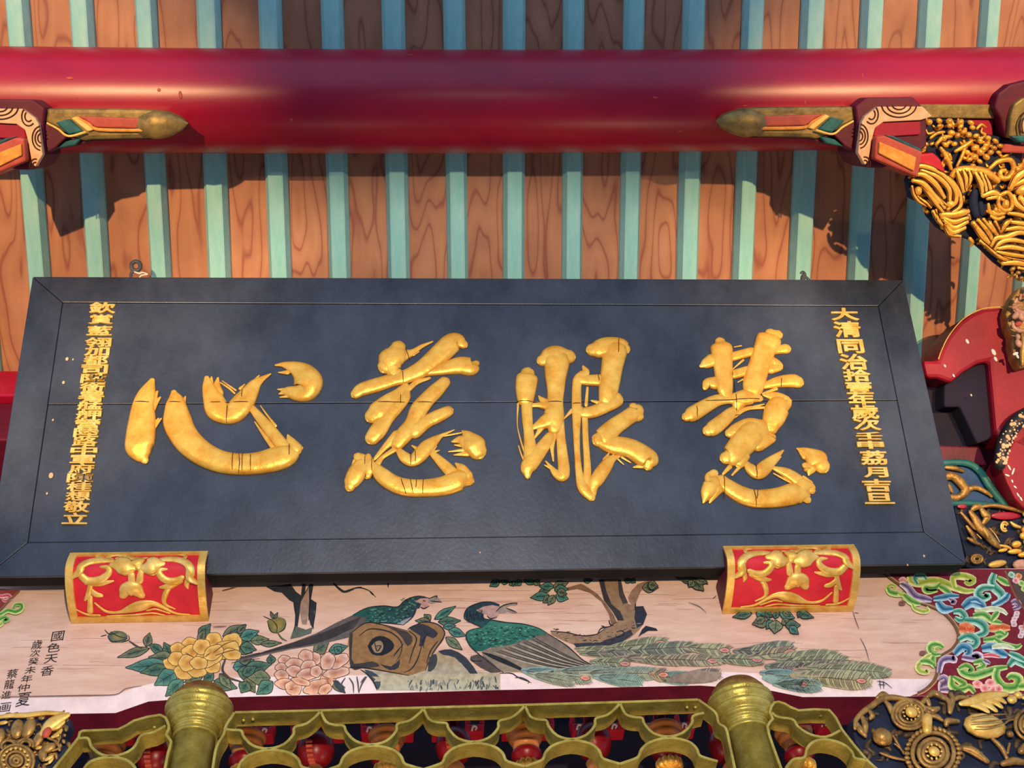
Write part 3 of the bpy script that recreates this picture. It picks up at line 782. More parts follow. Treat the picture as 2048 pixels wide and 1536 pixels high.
def strip(mb, pts, sub=4, depth_y=0.058, th=0.0035, y0=GY - 0.03):
    """flat iron bar standing on edge: its path drawn on the front, its width running back"""
    S = smooth_pts(pts, sub)
    P = [onY(s[0], s[1], y0) for s in S]
    V = []; Fc = []
    for i, p in enumerate(P):
        t = P[min(i + 1, len(P) - 1)] - P[max(i - 1, 0)]; t = nz((t[0], 0, t[2])); n = np.array([-t[2], 0, t[0]])
        for a, d in ((-1, 0), (1, 0), (1, depth_y), (-1, depth_y)): V.append(p + n * th * a + np.array([0, d, 0]))
    for i in range(len(P) - 1):
        for k in range(4):
            k2 = (k + 1) % 4; Fc.append((4 * i + k, 4 * i + k2, 4 * i + 4 + k2, 4 * i + 4 + k))
    m = 4 * (len(P) - 1)
    Fc += [(3, 2, 1, 0), (m, m + 1, m + 2, m + 3)]
    mb.add(V, Fc)
def bar(parent, pts, name='bar', sub=4, **k):
    mb = MB(); strip(mb, pts, sub, **k); return mb.build(name, M['bronze'], parent, bevel=0.0012, seg=1)
def rivets(parent, pts, r=4.0):
    for x, y in pts:
        c = onY(x, y, GY - 0.005); s = depth(c) / F; mb = MB(); blob(mb, c, r * s, r * s, r * s * 0.8, (0, -0.3, -1), seg=8, ring=5)
        mb.build('rivet', M['bronze'], parent, smooth=True)
gm = thing('grille', onY(920, 1536, GY), 'gold painted scalloped iron grille between the two posts', 'grille')
bar(gm, [(424, 1545), (430, 1505), (436, 1486), (448, 1466), (452, 1450), (469, 1424)], 'side_bar', 3)
bar(gm, [(469, 1424), (642, 1420), (847, 1414.5), (1050, 1409), (1240, 1403.5), (1397, 1398.5)], 'top_rail', 2)
bar(gm, [(1397, 1398.5), (1420, 1415), (1433, 1427), (1438, 1446), (1452, 1456), (1460, 1490), (1472, 1545)], 'side_bar', 3)
unit = [(0, 0), (.055, 22), (.14, 29), (.225, 31), (.25, 43), (.34, 62), (.49, 70), (.64, 63), (.735, 44), (.745, 30), (.86, 24), (.95, 11), (1, 0)]
ring_u = [(.0, 122), (.13, 114), (.19, 108), (.22, 94), (.31, 80), (.5, 72), (.69, 80), (.78, 94), (.81, 108), (.87, 114), (1, 122)]
cusp = [(436, 1432), (641, 1421), (847, 1416), (1050, 1410), (1240, 1405), (1436, 1400)]
for i, ((xa, ya), (xb, yb)) in enumerate(zip(cusp[:-1], cusp[1:])):
    f = lambda u, v: (xa + (xb - xa) * u, ya + (yb - ya) * u + v)
    U = [p for p in unit if not (i == 0 and p[0] < 0.08) and not (i == 4 and p[0] > 0.9)]
    if i == 0: U = [(0.07, 26)] + U
    bar(gm, [f(*p) for p in U], 'scallop_bar', 3)
    bar(gm, [f(*p) for p in ring_u], 'arch_bar', 3)
    rivets(gm, [f(0.5, 80)])
    xm, ym = f(0.55, 12)
rivets(gm, [(487, 1441), (506, 1439), (556, 1433), (943, 1424), (1374, 1415), (1391, 1415)])
gl = thing('grille', onY(230, 1536, GY), 'left end piece of the gold scalloped grille beside the gilt flower carving', 'grille')
bar(gl, [(100, 1545), (157, 1474), (164, 1461), (236, 1458), (267, 1441), (320, 1429), (335, 1443), (337, 1457), (332, 1469), (342, 1482), (336, 1505), (328, 1545)], 'side_bar', 2)
bar(gl, [(158, 1476), (176, 1476), (183, 1493), (202, 1508), (227, 1511), (253, 1504), (270, 1491), (282, 1470), (308, 1463), (331, 1450)], 'scallop_bar', 3)
bar(gl, [(166, 1540), (174, 1528), (190, 1518), (222, 1513), (252, 1519), (268, 1532), (272, 1542)], 'arch_bar', 3)
rivets(gl, [(223, 1522), (211, 1470), (292, 1446), (309, 1455)])
gr = thing('grille', onY(1650, 1536, GY), 'right end piece of the gold scalloped grille beside the dark flower carving', 'grille')
bar(gr, [(1566, 1545), (1546, 1490), (1535, 1452), (1546, 1437), (1540, 1423), (1549, 1404), (1569, 1406), (1598, 1420), (1659, 1419), (1684, 1458), (1733, 1518), (1765, 1545)], 'side_bar', 2)
bar(gr, [(1544, 1424), (1556, 1433), (1586, 1438), (1596, 1452), (1621, 1468), (1652, 1473), (1681, 1460)], 'scallop_bar', 3)
bar(gr, [(1572, 1535), (1587, 1518), (1609, 1514), (1614, 1497), (1627, 1483), (1652, 1478), (1684, 1486), (1704, 1502), (1710, 1515), (1733, 1519)], 'arch_bar', 3)
rivets(gr, [(1652, 1488), (1641, 1431)])

# ================================================================ TURNED PENDANTS INSIDE, SEEN THROUGH THE GRILLE
PY = 3.18
lz = onY(1024, 1428, PY)[2]
mb = MB(); box(mb, (0.4, PY, lz + 0.12), 6.2, 0.04, 0.24)
tag(mb.build('inner_lintel', M['darkred'], bevel=0.008), 'dark red lintel inside behind the grille', 'beam')
def pend_disc(x, y, label):
    a = onY(x, y, PY); s = depth(a) / F
    p = thing('pendant', (a[0], PY, lz), label, 'pendant', 'orange-rimmed turned pendants behind the grille')
    c = (a[0], PY, a[2])
    mb = MB(); lathe(mb, c, [(13 * s, 6 * s), (13 * s, max(8 * s, lz - a[2] + 0.0))], 16); mb.build('neck', M['lacquer'], p, smooth=True)
    mb = MB(); lathe(mb, c, [(r * s, h * s) for r, h in ((22, -34), (26, -28), (27, -24), (25, -21), (31, -15), (34, -9), (32, -6), (37, 0), (39, 6), (36, 11), (20, 14), (12, 14))], 32); mb.build('rim', M['amber'], p, smooth=True)
    mb = MB(); lathe(mb, c, [(r * s, h * s) for r, h in ((10, -70), (20, -62), (30, -50), (31, -42), (24, -34))], 28); mb.build('collar', M['lacquer'], p, smooth=True)
    mb = MB()
    for k in range(12):
        t = 2 * math.pi * k / 12
        blob(mb, np.array(c) + np.array([math.cos(t) * 20 * s, math.sin(t) * 20 * s, -72 * s]), 8 * s, 8 * s, 12 * s, (0, 0, 1), seg=8, ring=5)
    lathe(mb, c, [(6 * s, -120 * s), (14 * s, -100 * s), (19 * s, -80 * s), (17 * s, -62 * s)], 16)
    mb.build('gilt_flower', M['gold'], p, smooth=True)
def pend_ball(x, y, label):
    a = onY(x, y, PY); s = depth(a) / F
    p = thing('pendant', (a[0], PY, lz), label, 'pendant', 'dark red ball pendants behind the grille')
    c = (a[0], PY, a[2])
    mb = MB(); lathe(mb, c, [(11 * s, 30 * s), (11 * s, max(32 * s, lz - a[2] + 0.01))], 14); mb.build('neck', M['lacquer'], p, smooth=True)
    mb = MB(); lathe(mb, c, [(37 * s * math.cos(t), 41 * s * math.sin(t)) for t in np.linspace(-1.5, 1.5, 22)], 32); mb.build('ball', M['lacquer'], p, smooth=True)
    mb = MB()
    for k in range(7):
        t = -0.1 - 0.22 * k
        q = np.array(c) + np.array([-0.3 * 38 * s * math.cos(t), -0.95 * 38 * s * math.cos(t), 42 * s * math.sin(t)])
        box(mb, q, 13 * s, 9 * s, 5.5 * s)
    mb.build('strap', M['salmon'], p, bevel=0.002)
    mb = MB(); lathe(mb, c, [(8 * s, -75 * s), (16 * s, -60 * s), (20 * s, -48 * s), (14 * s, -38 * s)], 18); mb.build('tip', M['amber'], p, smooth=True)
dl = ['orange-rimmed red pendant half hidden behind the left grille end', 'orange-rimmed red pendant just right of the left gold post', 'orange-rimmed red pendant behind the second grille scallop', 'orange-rimmed red pendant behind the grille centre',
      'orange-rimmed red pendant left of the right gold post', 'orange-rimmed red pendant behind the right grille end']
for (x, y), l in zip(((212, 1494), (493, 1482), (774, 1477), (1050, 1471), (1327, 1466), (1588, 1470)), dl): pend_disc(x, y, l)
bl = ['dark red ball pendant left of the left gold post', 'dark red ball pendant under the first grille cusp', 'dark red ball pendant behind the third grille scallop', 'dark red ball pendant under the fourth grille scallop', 'dark red ball pendant partly behind the right gold post']
for (x, y), l in zip(((312, 1512), (632, 1500), (908, 1493), (1186, 1484), (1455, 1492)), bl): pend_ball(x, y, l)
# small red brackets further inside
ORD = 'first second third fourth fifth sixth seventh eighth ninth tenth eleventh twelfth thirteenth fourteenth fifteenth sixteenth seventeenth eighteenth nineteenth twentieth twenty-first twenty-second'.split()
for i, x in enumerate(range(250, 1720, 70)):
    if min(abs(x - q) for q in (380, 1500)) < 30: continue
    y = 1478 - x * 0.012
    a = onY(x, y, 3.45); s = depth(a) / F
    b = thing('small_bracket', (a[0], 3.45, a[2]), 'small red bracket behind the pendants, %s from the left' % ORD.pop(0), 'bracket', 'red brackets behind the pendants')
    mb = MB(); box(mb, a, 34 * s, 0.06, 18 * s); box(mb, a + np.array([-14 * s, 0, 18 * s]), 10 * s, 0.05, 22 * s); box(mb, a + np.array([14 * s, 0, 18 * s]), 10 * s, 0.05, 22 * s)
    mb.build('arm', M['brightred'], b, bevel=0.004)
    mb = MB(); pl = Plane(a + np.array([0, -0.035, 0]), (0, -1, -0.3))
    stroke(mb, pl, [(x - 6, y - 6, 2), (x - 3, y - 14, 2), (x + 3, y - 12, 2), (x + 1, y - 7, 1.5)], flat=1)
    mb.build('curl', M['white'], b, smooth=True)
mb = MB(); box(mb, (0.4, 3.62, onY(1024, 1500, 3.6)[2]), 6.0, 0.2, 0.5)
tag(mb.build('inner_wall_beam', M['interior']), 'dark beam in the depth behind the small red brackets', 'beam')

# ================================================================ PURLIN BRACKETS
BRK = Plane((0, 1.62, 4.785), (0, -0.46, -0.88))
cb = crop(1380, 160, 520 / 2048)
def bracket(label, left):
    def T(x, y, r=0):
        a = cb(x, y, r)
        return (379 - (a[0] - 1429.5) * 1.03, a[1] + 4, a[2]) if left else a
    def part(name, poly, thick, lift, m, bev=0.004, parent=None):
        mb = MB(); slab(mb, BRK, poly, thick, lift, T); return mb.build(name, M[m], parent or b, bevel=bev)
    def line(name, pts, m, lift, parent=None, flat=0.6):
        mb = MB(); stroke(mb, BRK, pts, T, lift=lift, flat=flat, sub=5, seg=8); return mb.build(name, M[m], parent or b, smooth=True)
    b = thing('purlin_bracket', BRK.at(*T(1500, 400)[:2]), label, 'bracket', 'painted brackets under the purlin')
    # long nose hugging the purlin
    nose = part('nose', [(230, 320), (290, 268), (400, 225), (560, 212), (1300, 205), (1310, 330), (1000, 470), (960, 455), (520, 445), (380, 425), (280, 380)], 0.10, 0.0, 'olivegold', 0.012)
    mb = MB(); stroke(mb, BRK, [(215, 325, 8), (270, 330, 55), (360, 335, 95), (450, 338, 110), (520, 345, 96)], T, lift=-0.005, flat=0.55, seg=18); mb.build('leaf_tip', M['olivegold'], nose, smooth=True)
    part('underside_face', [(520, 455), (960, 470), (1050, 500), (1215, 525), (1230, 470), (1000, 420), (560, 410)], 0.06, -0.022, 'darkred')
    part('green_foot', [(1005, 425), (1150, 470), (1215, 525), (1080, 500)], 0.05, -0.004, 'green')
    part('red_inset', [(555, 285), (1045, 268), (905, 360), (560, 368)], 0.03, 0.006, 'salmon', 0.005)
    line('inset_edge', [(545, 380, 13), (720, 380, 13), (900, 372, 13), (960, 330, 12), (1050, 278, 9)], 'orange', 0.008)
    part('yellow_band', [(1050, 268), (1095, 285), (965, 392), (910, 372)], 0.03, 0.010, 'yellow')
    part('green_band', [(1105, 290), (1215, 318), (1115, 415), (1000, 390)], 0.03, 0.008, 'green')
    line('pale_edge', [(985, 395, 9), (1110, 425, 9), (1190, 370, 9), (1270, 325, 8)], 'yellow', 0.014)
    part('maroon_corner', [(1130, 432), (1280, 325), (1310, 330), (1290, 560), (1220, 520)], 0.06, 0.0, 'darkred')
    # octagonal block
    oc = part('octagonal_block', [(1285, 210), (1375, 138), (1745, 135), (1812, 205), (1850, 270), (1850, 520), (1700, 640), (1500, 690), (1400, 690), (1335, 655), (1285, 575), (1300, 320)], 0.16, 0.015, 'darkred', 0.006)
    part('ringed_band', [(1445, 210), (1795, 208), (1870, 285), (1830, 300), (1780, 315), (1490, 330), (1425, 375), (1410, 430), (1385, 560), (1372, 640), (1345, 665), (1290, 570), (1320, 330), (1345, 285)], 0.03, 0.035, 'cream', 0.003, oc)
    for cx, cy, a0, a1, rs in ((1610, 195, 8, 172, (50, 90, 130)), (1395, 270, -45, 130, (38, 70)), (1300, 440, -80, 80, (35, 62, 90)), (1345, 660, -100, 10, (30, 55))):
        for r in rs:
            line('ring_line', [(cx + r * math.cos(R_(t)) * (1.05 if cx > 1500 else 0.75), cy + r * math.sin(R_(t)) * (0.75 if cx > 1500 else 1.05), 5.5) for t in np.linspace(a0, a1, 9)], 'crack', 0.036, oc, 0.4)
    part('red_recess', [(1440, 335), (1790, 325), (1790, 430), (1560, 445), (1420, 440)], 0.02, 0.024, 'red', 0.003, oc)
    # sloping arm with an orange panel
    arm = part('arm', [(1405, 445), (1470, 430), (1770, 560), (1735, 760), (1640, 720), (1395, 615)], 0.12, 0.06, 'salmon', 0.006)
    part('arm_panel', [(1425, 480), (1712, 600), (1695, 710), (1420, 570)], 0.02, 0.068, 'orange', 0.003, arm)
    part('arm_edge', [(1480, 428), (1560, 440), (1780, 545), (1765, 565)], 0.08, 0.05, 'green', 0.003, arm)
    return b
bracket('painted purlin bracket with gold leaf tip at the left edge of the picture', True)
br = bracket('painted purlin bracket with gold leaf tip beside the gilt figure carving', False)
# its far side running on behind the carving
ca = crop(1780, 150, 450 / 1536)
tb = thing('bracket_beam', BRK.at(1930, 250), 'short red and brown bracket beam behind the top of the gilt figure carving', 'beam')
for nm, poly, th, lf, m in (('brown_underside', [(190, 200), (720, 200), (752, 300), (210, 295)], 0.10, -0.03, 'olivegold'), ('red_face', [(200, 300), (752, 305), (752, 420), (200, 400)], 0.10, -0.045, 'red'),
                            ('green_moulding', [(0, 405), (800, 410), (800, 470), (60, 520)], 0.08, -0.06, 'green'), ('lower_face', [(600, 440), (1000, 440), (1000, 640), (700, 640)], 0.08, -0.08, 'darkred')):
    mb = MB(); slab(mb, BRK, poly, th, lf, ca); mb.build(nm, M[m], tb, bevel=0.004)
eb = thing('end_bracket', BRK.at(2040, 250), 'maroon bracket with olive rounded panel cut by the right picture edge', 'bracket')
for nm, poly, th, lf, m in (('maroon_block', [(735, 130), (820, 65), (1010, 20), (1010, 430), (790, 430), (755, 300), (712, 225)], 0.14, 0.0, 'darkred'), ('rounded_panel', [(790, 430), (800, 290), (825, 200), (880, 160), (1010, 120), (1010, 440)], 0.03, 0.02, 'olivegold'),
                            ('inner_panel', [(868, 390), (870, 320), (900, 270), (1010, 250), (1010, 400)], 0.02, 0.03, 'cream'), ('green_lip', [(785, 415), (1010, 400), (1010, 470), (860, 460)], 0.04, 0.03, 'green'), ('red_lip', [(780, 470), (1010, 480), (1010, 540), (760, 530)], 0.05, 0.0, 'salmon')):
    mb = MB(); slab(mb, BRK, poly, th, lf, ca); mb.build(nm, M[m], eb, bevel=0.006)
for pts in ([(850, 400, 5), (845, 330, 5), (880, 260, 5), (960, 225, 5), (1010, 215, 5)], [(872, 395, 4), (868, 330, 4), (898, 280, 4), (1010, 250, 4)]):
    mb = MB(); stroke(mb, BRK, pts, ca, lift=0.031, flat=0.5); mb.build('panel_line', M['crack'], eb, smooth=True)

# ================================================================ GILT CARVINGS
def carving(name, label, pl, sil, T, thick, groundmat, groups, lift0=0.012, fill=None):
    t = thing(name, pl.at(*T(*sil[0])[:2]), label, 'carving')
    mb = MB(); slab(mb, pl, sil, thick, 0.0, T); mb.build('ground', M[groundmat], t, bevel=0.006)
    if fill:
        rf = random.Random(len(sil)); xs_ = [p[0] for p in sil]; ys_ = [p[1] for p in sil]; cnt = 0
        def inside(x, y):
            r = False; k = len(sil)
            for i in range(k):
                (xa, ya), (xb, yb) = sil[i][:2], sil[(i + 1) % k][:2]
                if (ya > y) != (yb > y) and x < (xb - xa) * (y - ya) / (yb - ya) + xa: r = not r
            return r
        while cnt < fill[0]:
            x = rf.uniform(min(xs_), max(xs_)); y = rf.uniform(min(ys_), max(ys_))
            q = T(x, y)
            if not inside(x, y) or q[0] > 2070 or q[0] < -20 or q[1] > 1556: continue
            cnt += 1; a = rf.uniform(0, 6.3); l = fill[1] * rf.uniform(0.6, 1.3); r = fill[1] * rf.uniform(0.28, 0.5)
            mb = MB(); stroke(mb, pl, [(x, y, r), (x + l * math.cos(a), y + l * math.sin(a), r * 0.9), (x + l * 1.5 * math.cos(a + 0.6), y + l * 1.5 * math.sin(a + 0.6), r * 0.5)], T, lift=0.002, flat=0.9, sub=3, seg=7)
            mb.build('leafy_filling', M[fill[2]], t, smooth=True)
    for nm, m, lift, flat, k, items in groups:
        for it in items:
            mb = MB()
            if isinstance(it, tuple):          # (x, y, rx, ry, angle)
                x, y, rx, ry, an = it; q = T(x, y, rx); s = pl.scale(q[0], q[1]); f = T(0, 0, 1)[2] * s
                blob(mb, pl.at(q[0], q[1], lift0 + lift), rx * f, ry * f, min(rx, ry) * f * flat, pl.n, R_(an), (1, 0, 0), seg=12, ring=7)
            else:
                stroke(mb, pl, it, T, lift=lift0 + lift, flat=flat, sub=5, seg=9, k=k * 1.0)
                if 'fold' in nm or nm == 'helmet':        # raised dark strands standing for crevice shade and grime along every fold
                    for sd in (-1, 1):
                        R2 = []; w2 = T(0, 0, 1)[2]
                        for i_, q_ in enumerate(it):
                            a_ = np.array(it[max(0, i_ - 1)][:2], float); b_ = np.array(it[min(len(it) - 1, i_ + 1)][:2], float); t_ = nz(b_ - a_)
                            R2.append((q_[0] - t_[1] * q_[2] * 0.8 * sd, q_[1] + t_[0] * q_[2] * 0.8 * sd, 0.75 / w2))
                        mg = MB(); stroke(mg, pl, R2, T, lift=lift0 + lift + 0.0045, flat=1.2, sub=4, seg=6); mg.build('crevice_line', M['crack'], t, smooth=True)
            mb.build(nm, M[m], t, smooth=True)
    return t
def W(pts, w0, w1=None):
    """give a polyline a swelling width"""
    n = len(pts); w1 = w1 if w1 is not None else w0 * 0.5
    return [(x, y, w1 + (w0 - w1) * math.sin(math.pi * (i + 0.5) / n)) for i, (x, y) in enumerate(pts)]
# --- large figure carving, top right
CGP = Plane(BRK.p + BRK.n * -0.03, (0, -0.5, -0.87))
cB = crop(1860, 240, 180 / 1536)
def toA(pts): return pts
clouds = []
rnd = random.Random(3)
for (x, y, r) in ((170,330,24),(215,310,26),(250,325,26),(315,315,24),(320,345,20),(385,320,26),(390,350,22),(460,320,26),(465,350,22),(530,330,26),(540,360,22),(160,380,22),(180,420,22),(205,395,22),(160,450,20),(185,480,22),(215,500,20),(235,470,18),
                  (350,430,24),(400,400,28),(440,410,24),(360,480,22),(345,520,20),(370,560,20),(390,600,18),(420,470,22),(480,390,26),(520,410,24),(570,420,24),(600,450,24),(650,430,22),(700,450,26),(730,480,24),(690,500,24),(640,480,24),
                  (560,500,30),(600,530,30),(640,560,28),(560,560,28),(520,580,24),(590,590,24),(620,510,28),(670,530,24),(720,530,22),(545,620,22),(510,530,22)):
    clouds.append((x + rnd.uniform(-4, 4), y + rnd.uniform(-4, 4), r, r * rnd.uniform(0.6, 0.85), rnd.uniform(-40, 40)))
carving('figure_carving', 'large gilt openwork carving of clouds and robed figures under the right bracket', CGP,
  [(190,300),(300,295),(560,310),(640,400),(760,420),(860,560),(950,600),(950,1420),(880,1390),(800,1340),(720,1280),(640,1200),(560,1130),(480,1100),(420,1100),(330,1040),(260,960),(240,880),(140,840),(115,720),(150,640),(340,640),(300,540),(190,520),(140,430)],
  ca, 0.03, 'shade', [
  ('cloud_knob', 'carve', 0.006, 0.8, 1, clouds),
  ('cloud_stem', 'carve', 0.006, 0.8, 1, [W([(300,470),(340,430),(400,420)],16), W([(430,520),(500,480),(540,450)],16), W([(330,500),(370,560),(400,640)],16), W([(260,430),(300,400),(350,390)],13), W([(500,480),(470,560),(440,620)],12), W([(660,640),(720,590),(800,580),(825,640),(790,700),(740,700),(735,660),(765,650)],20,12)]),
  ('sash', 'carve', 0.01, 0.6, 1, [W([(395,700),(430,660),(500,650),(580,655),(640,670),(710,720)],34,16)]),
  ('sleeve_fold', 'gold', 0.016, 0.7, 1, [W([(430,660),(450,720),(470,790)],22), W([(470,650),(490,710),(490,780)],20), W([(510,655),(520,700),(500,770)],18), W([(555,670),(590,740),(600,800)],22), W([(590,670),(615,740),(630,810)],20), W([(620,690),(650,760),(660,830)],18), W([(610,820),(670,800),(720,820)],26), W([(640,840),(700,830),(740,850)],20)]),
  ('cuff', 'carve', 0.02, 0.7, 1, [W([(710,820),(770,800),(800,850),(790,910),(740,920),(705,880),(712,830)],16,14), (755,880,26,34,0)]),
  ('robe_fold', 'gold', 0.016, 0.75, 1, [W([(150,640),(180,620),(260,640),(330,690)],22), W([(140,680),(200,680),(280,740),(340,830)],24), W([(135,720),(200,740),(270,820),(340,900)],24), W([(190,650),(290,690),(370,770),(380,860)],22), W([(230,640),(330,680),(410,770),(420,860),(370,910)],22), W([(290,650),(380,710),(440,800),(450,890),(390,940)],20), W([(340,690),(400,760)],22), W([(200,760),(270,850),(330,930)],20), W([(255,780),(310,850),(350,880)],18), (385,880,32,28,0), (165,790,28,32,0), W([(125,760),(135,810),(170,860),(220,890)],14), W([(180,840),(220,870),(250,900)],14)]),
  ('skirt_fold', 'gold', 0.014, 0.75, 1, [W([(330,950),(400,950),(470,935),(500,930)],30), W([(335,970),(410,1000),(500,970)],24), W([(345,990),(410,1040),(495,1000)],24), W([(350,1010),(400,1070),(480,1040)],22), W([(345,1020),(380,1080),(450,1095)],18), W([(270,930),(300,980),(330,1020)],18), W([(290,920),(300,990)],12), W([(470,960),(510,950),(520,980)],12)]),
  ('beard', 'shade', 0.014, 0.7, 1, [W([(550,800),(540,870),(560,950)],34), W([(590,880),(600,940)],26)]),
  ('helmet', 'gold', 0.018, 0.7, 1, [W([(790,770),(840,690),(940,630)],30), W([(800,760),(880,720),(945,700)],24), (880,780,62,40,15), W([(780,790),(860,750),(945,730)],12), W([(810,830),(830,880),(900,930)],24), W([(860,840),(900,880),(945,890)],30), W([(780,940),(850,950),(945,980)],20)]),
  ('crown_flower', 'carve', 0.018, 0.7, 1, [W([(640,880),(650,930),(690,960)],14), W([(670,930),(700,950),(750,940)],16), W([(660,960),(700,980),(745,965)],14), (690,920,16,24,0), (715,925,16,24,20)]),
  ('wrap_fold', 'carve', 0.016, 0.75, 1, [W([(540,1010),(600,1090),(640,1140)],26), W([(575,990),(640,1070),(665,1120)],22), W([(610,985),(660,1050),(690,1080)],20), W([(650,1010),(700,1090)],22), W([(690,1000),(720,1060)],16), W([(730,1060),(760,1010),(790,990)],22)]),
  ('hem_fold', 'gold', 0.016, 0.75, 1, [W([(660,1160),(690,1110),(760,1100),(850,1070),(945,1090)],24), W([(680,1190),(720,1140),(800,1120),(945,1150)],22), W([(760,1050),(850,1040),(945,1060)],22), W([(700,1180),(800,1170),(945,1200)],22), W([(690,1200),(790,1220),(945,1240)],20), W([(590,1130),(680,1210),(770,1260),(945,1290)],18), W([(620,1150),(700,1220),(800,1250),(945,1270)],14), W([(745,1280),(830,1275),(945,1300)],24), W([(800,1000),(870,1010),(945,1030)],22), W([(850,1310),(945,1330)],16)]),
  ('bead', 'carvedark', 0.012, 0.9, 1, [(810,1320,24,16,30), (850,1345,20,16,0), (885,1330,20,18,0), (910,1360,22,16,0), (870,1380,18,14,0), (825,1360,14,10,40)]),
  ], fill=(150, 34, 'carve'))
# red patch of the bracket arm between the clouds and the robe
mb = MB(); slab(mb, BRK, [(145, 560), (170, 530), (210, 540), (300, 530), (350, 580), (385, 660), (330, 680), (280, 630), (180, 605), (140, 640)], 0.08, -0.002, ca)
tag(mb.build('bracket_tongue', M['brightred'], bevel=0.006), 'plain red tongue of wood between the gilt clouds and the robe folds', 'bracket')

# --- flower carving, bottom left
FC = Plane((0, 2.66, 3.3), (0, -1, -0.15))
cl = crop(0, 1380, 350 / 2048)
def rings(cx, cy, rs, w, sq=0.9, a0=0, a1=360):
    return [[(cx + r * math.cos(R_(t)), cy + r * sq * math.sin(R_(t)), w) for t in np.linspace(a0, a1, 15)] for r in rs]
def beads(cx, cy, r, n, s, sq=0.95):
    return [(cx + r * math.cos(2 * math.pi * k / n), cy + r * sq * math.sin(2 * math.pi * k / n), s, s * 1.4, -90 + 360 * k / n) for k in range(n)]
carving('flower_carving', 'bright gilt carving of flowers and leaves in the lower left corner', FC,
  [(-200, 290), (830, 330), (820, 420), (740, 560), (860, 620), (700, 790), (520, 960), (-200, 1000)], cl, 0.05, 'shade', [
  ('petal', 'carvedark', 0.008, 0.5, 1, [(225, 500, 75, 125, 5), (360, 490, 78, 130, -8), (20, 590, 60, 110, 0), (470, 620, 60, 120, -15), (590, 720, 90, 60, 30), (520, 800, 50, 90, 20), (380, 370, 50, 38, 0), (510, 365, 42, 36, 0)]),
  ('leaf', 'palegold', 0.012, 0.4, 1, [W([(520,560),(600,470),(700,400),(810,345)],80,10), W([(560,500),(680,480),(760,430)],50,8), W([(0,370),(150,350),(330,345),(560,320),(760,325)],34,16), W([(640,600),(700,570),(740,520)],34,8)]),
  ('bud', 'salmon', 0.016, 0.8, 1, [(580, 555, 50, 70, -20)]),
  ('twig', 'carvedark', 0.012, 0.9, 1, [W([(530,500),(580,600),(690,650)],16), W([(690,520),(730,590),(700,680)],14), W([(660,640),(720,720),(640,760)],14), (710, 620, 26, 22, 0), (770, 650, 20, 30, 30), (720, 740, 18, 30, 20), (800, 500, 24, 40, 0), (780, 580, 20, 20, 0)]),
  ('rosette_ring', 'carvedark', 0.014, 0.8, 1, rings(220, 880, (205, 165, 120, 70, 30), 20) + rings(330, 690, (90, 55), 18, 0.7, 170, 380) + rings(130, 710, (80,), 18, 0.8, 160, 340)),
  ('rosette_bead', 'palegold', 0.018, 0.8, 1, beads(220, 880, 145, 16, 16)),
  ('scrap_leaf', 'palegold', 0.01, 0.5, 1, [(600, 840, 60, 26, 35), (620, 870, 50, 22, 60), (480, 720, 40, 24, 20), (60, 430, 60, 26, 10)])], fill=(60, 60, 'carvedark'))
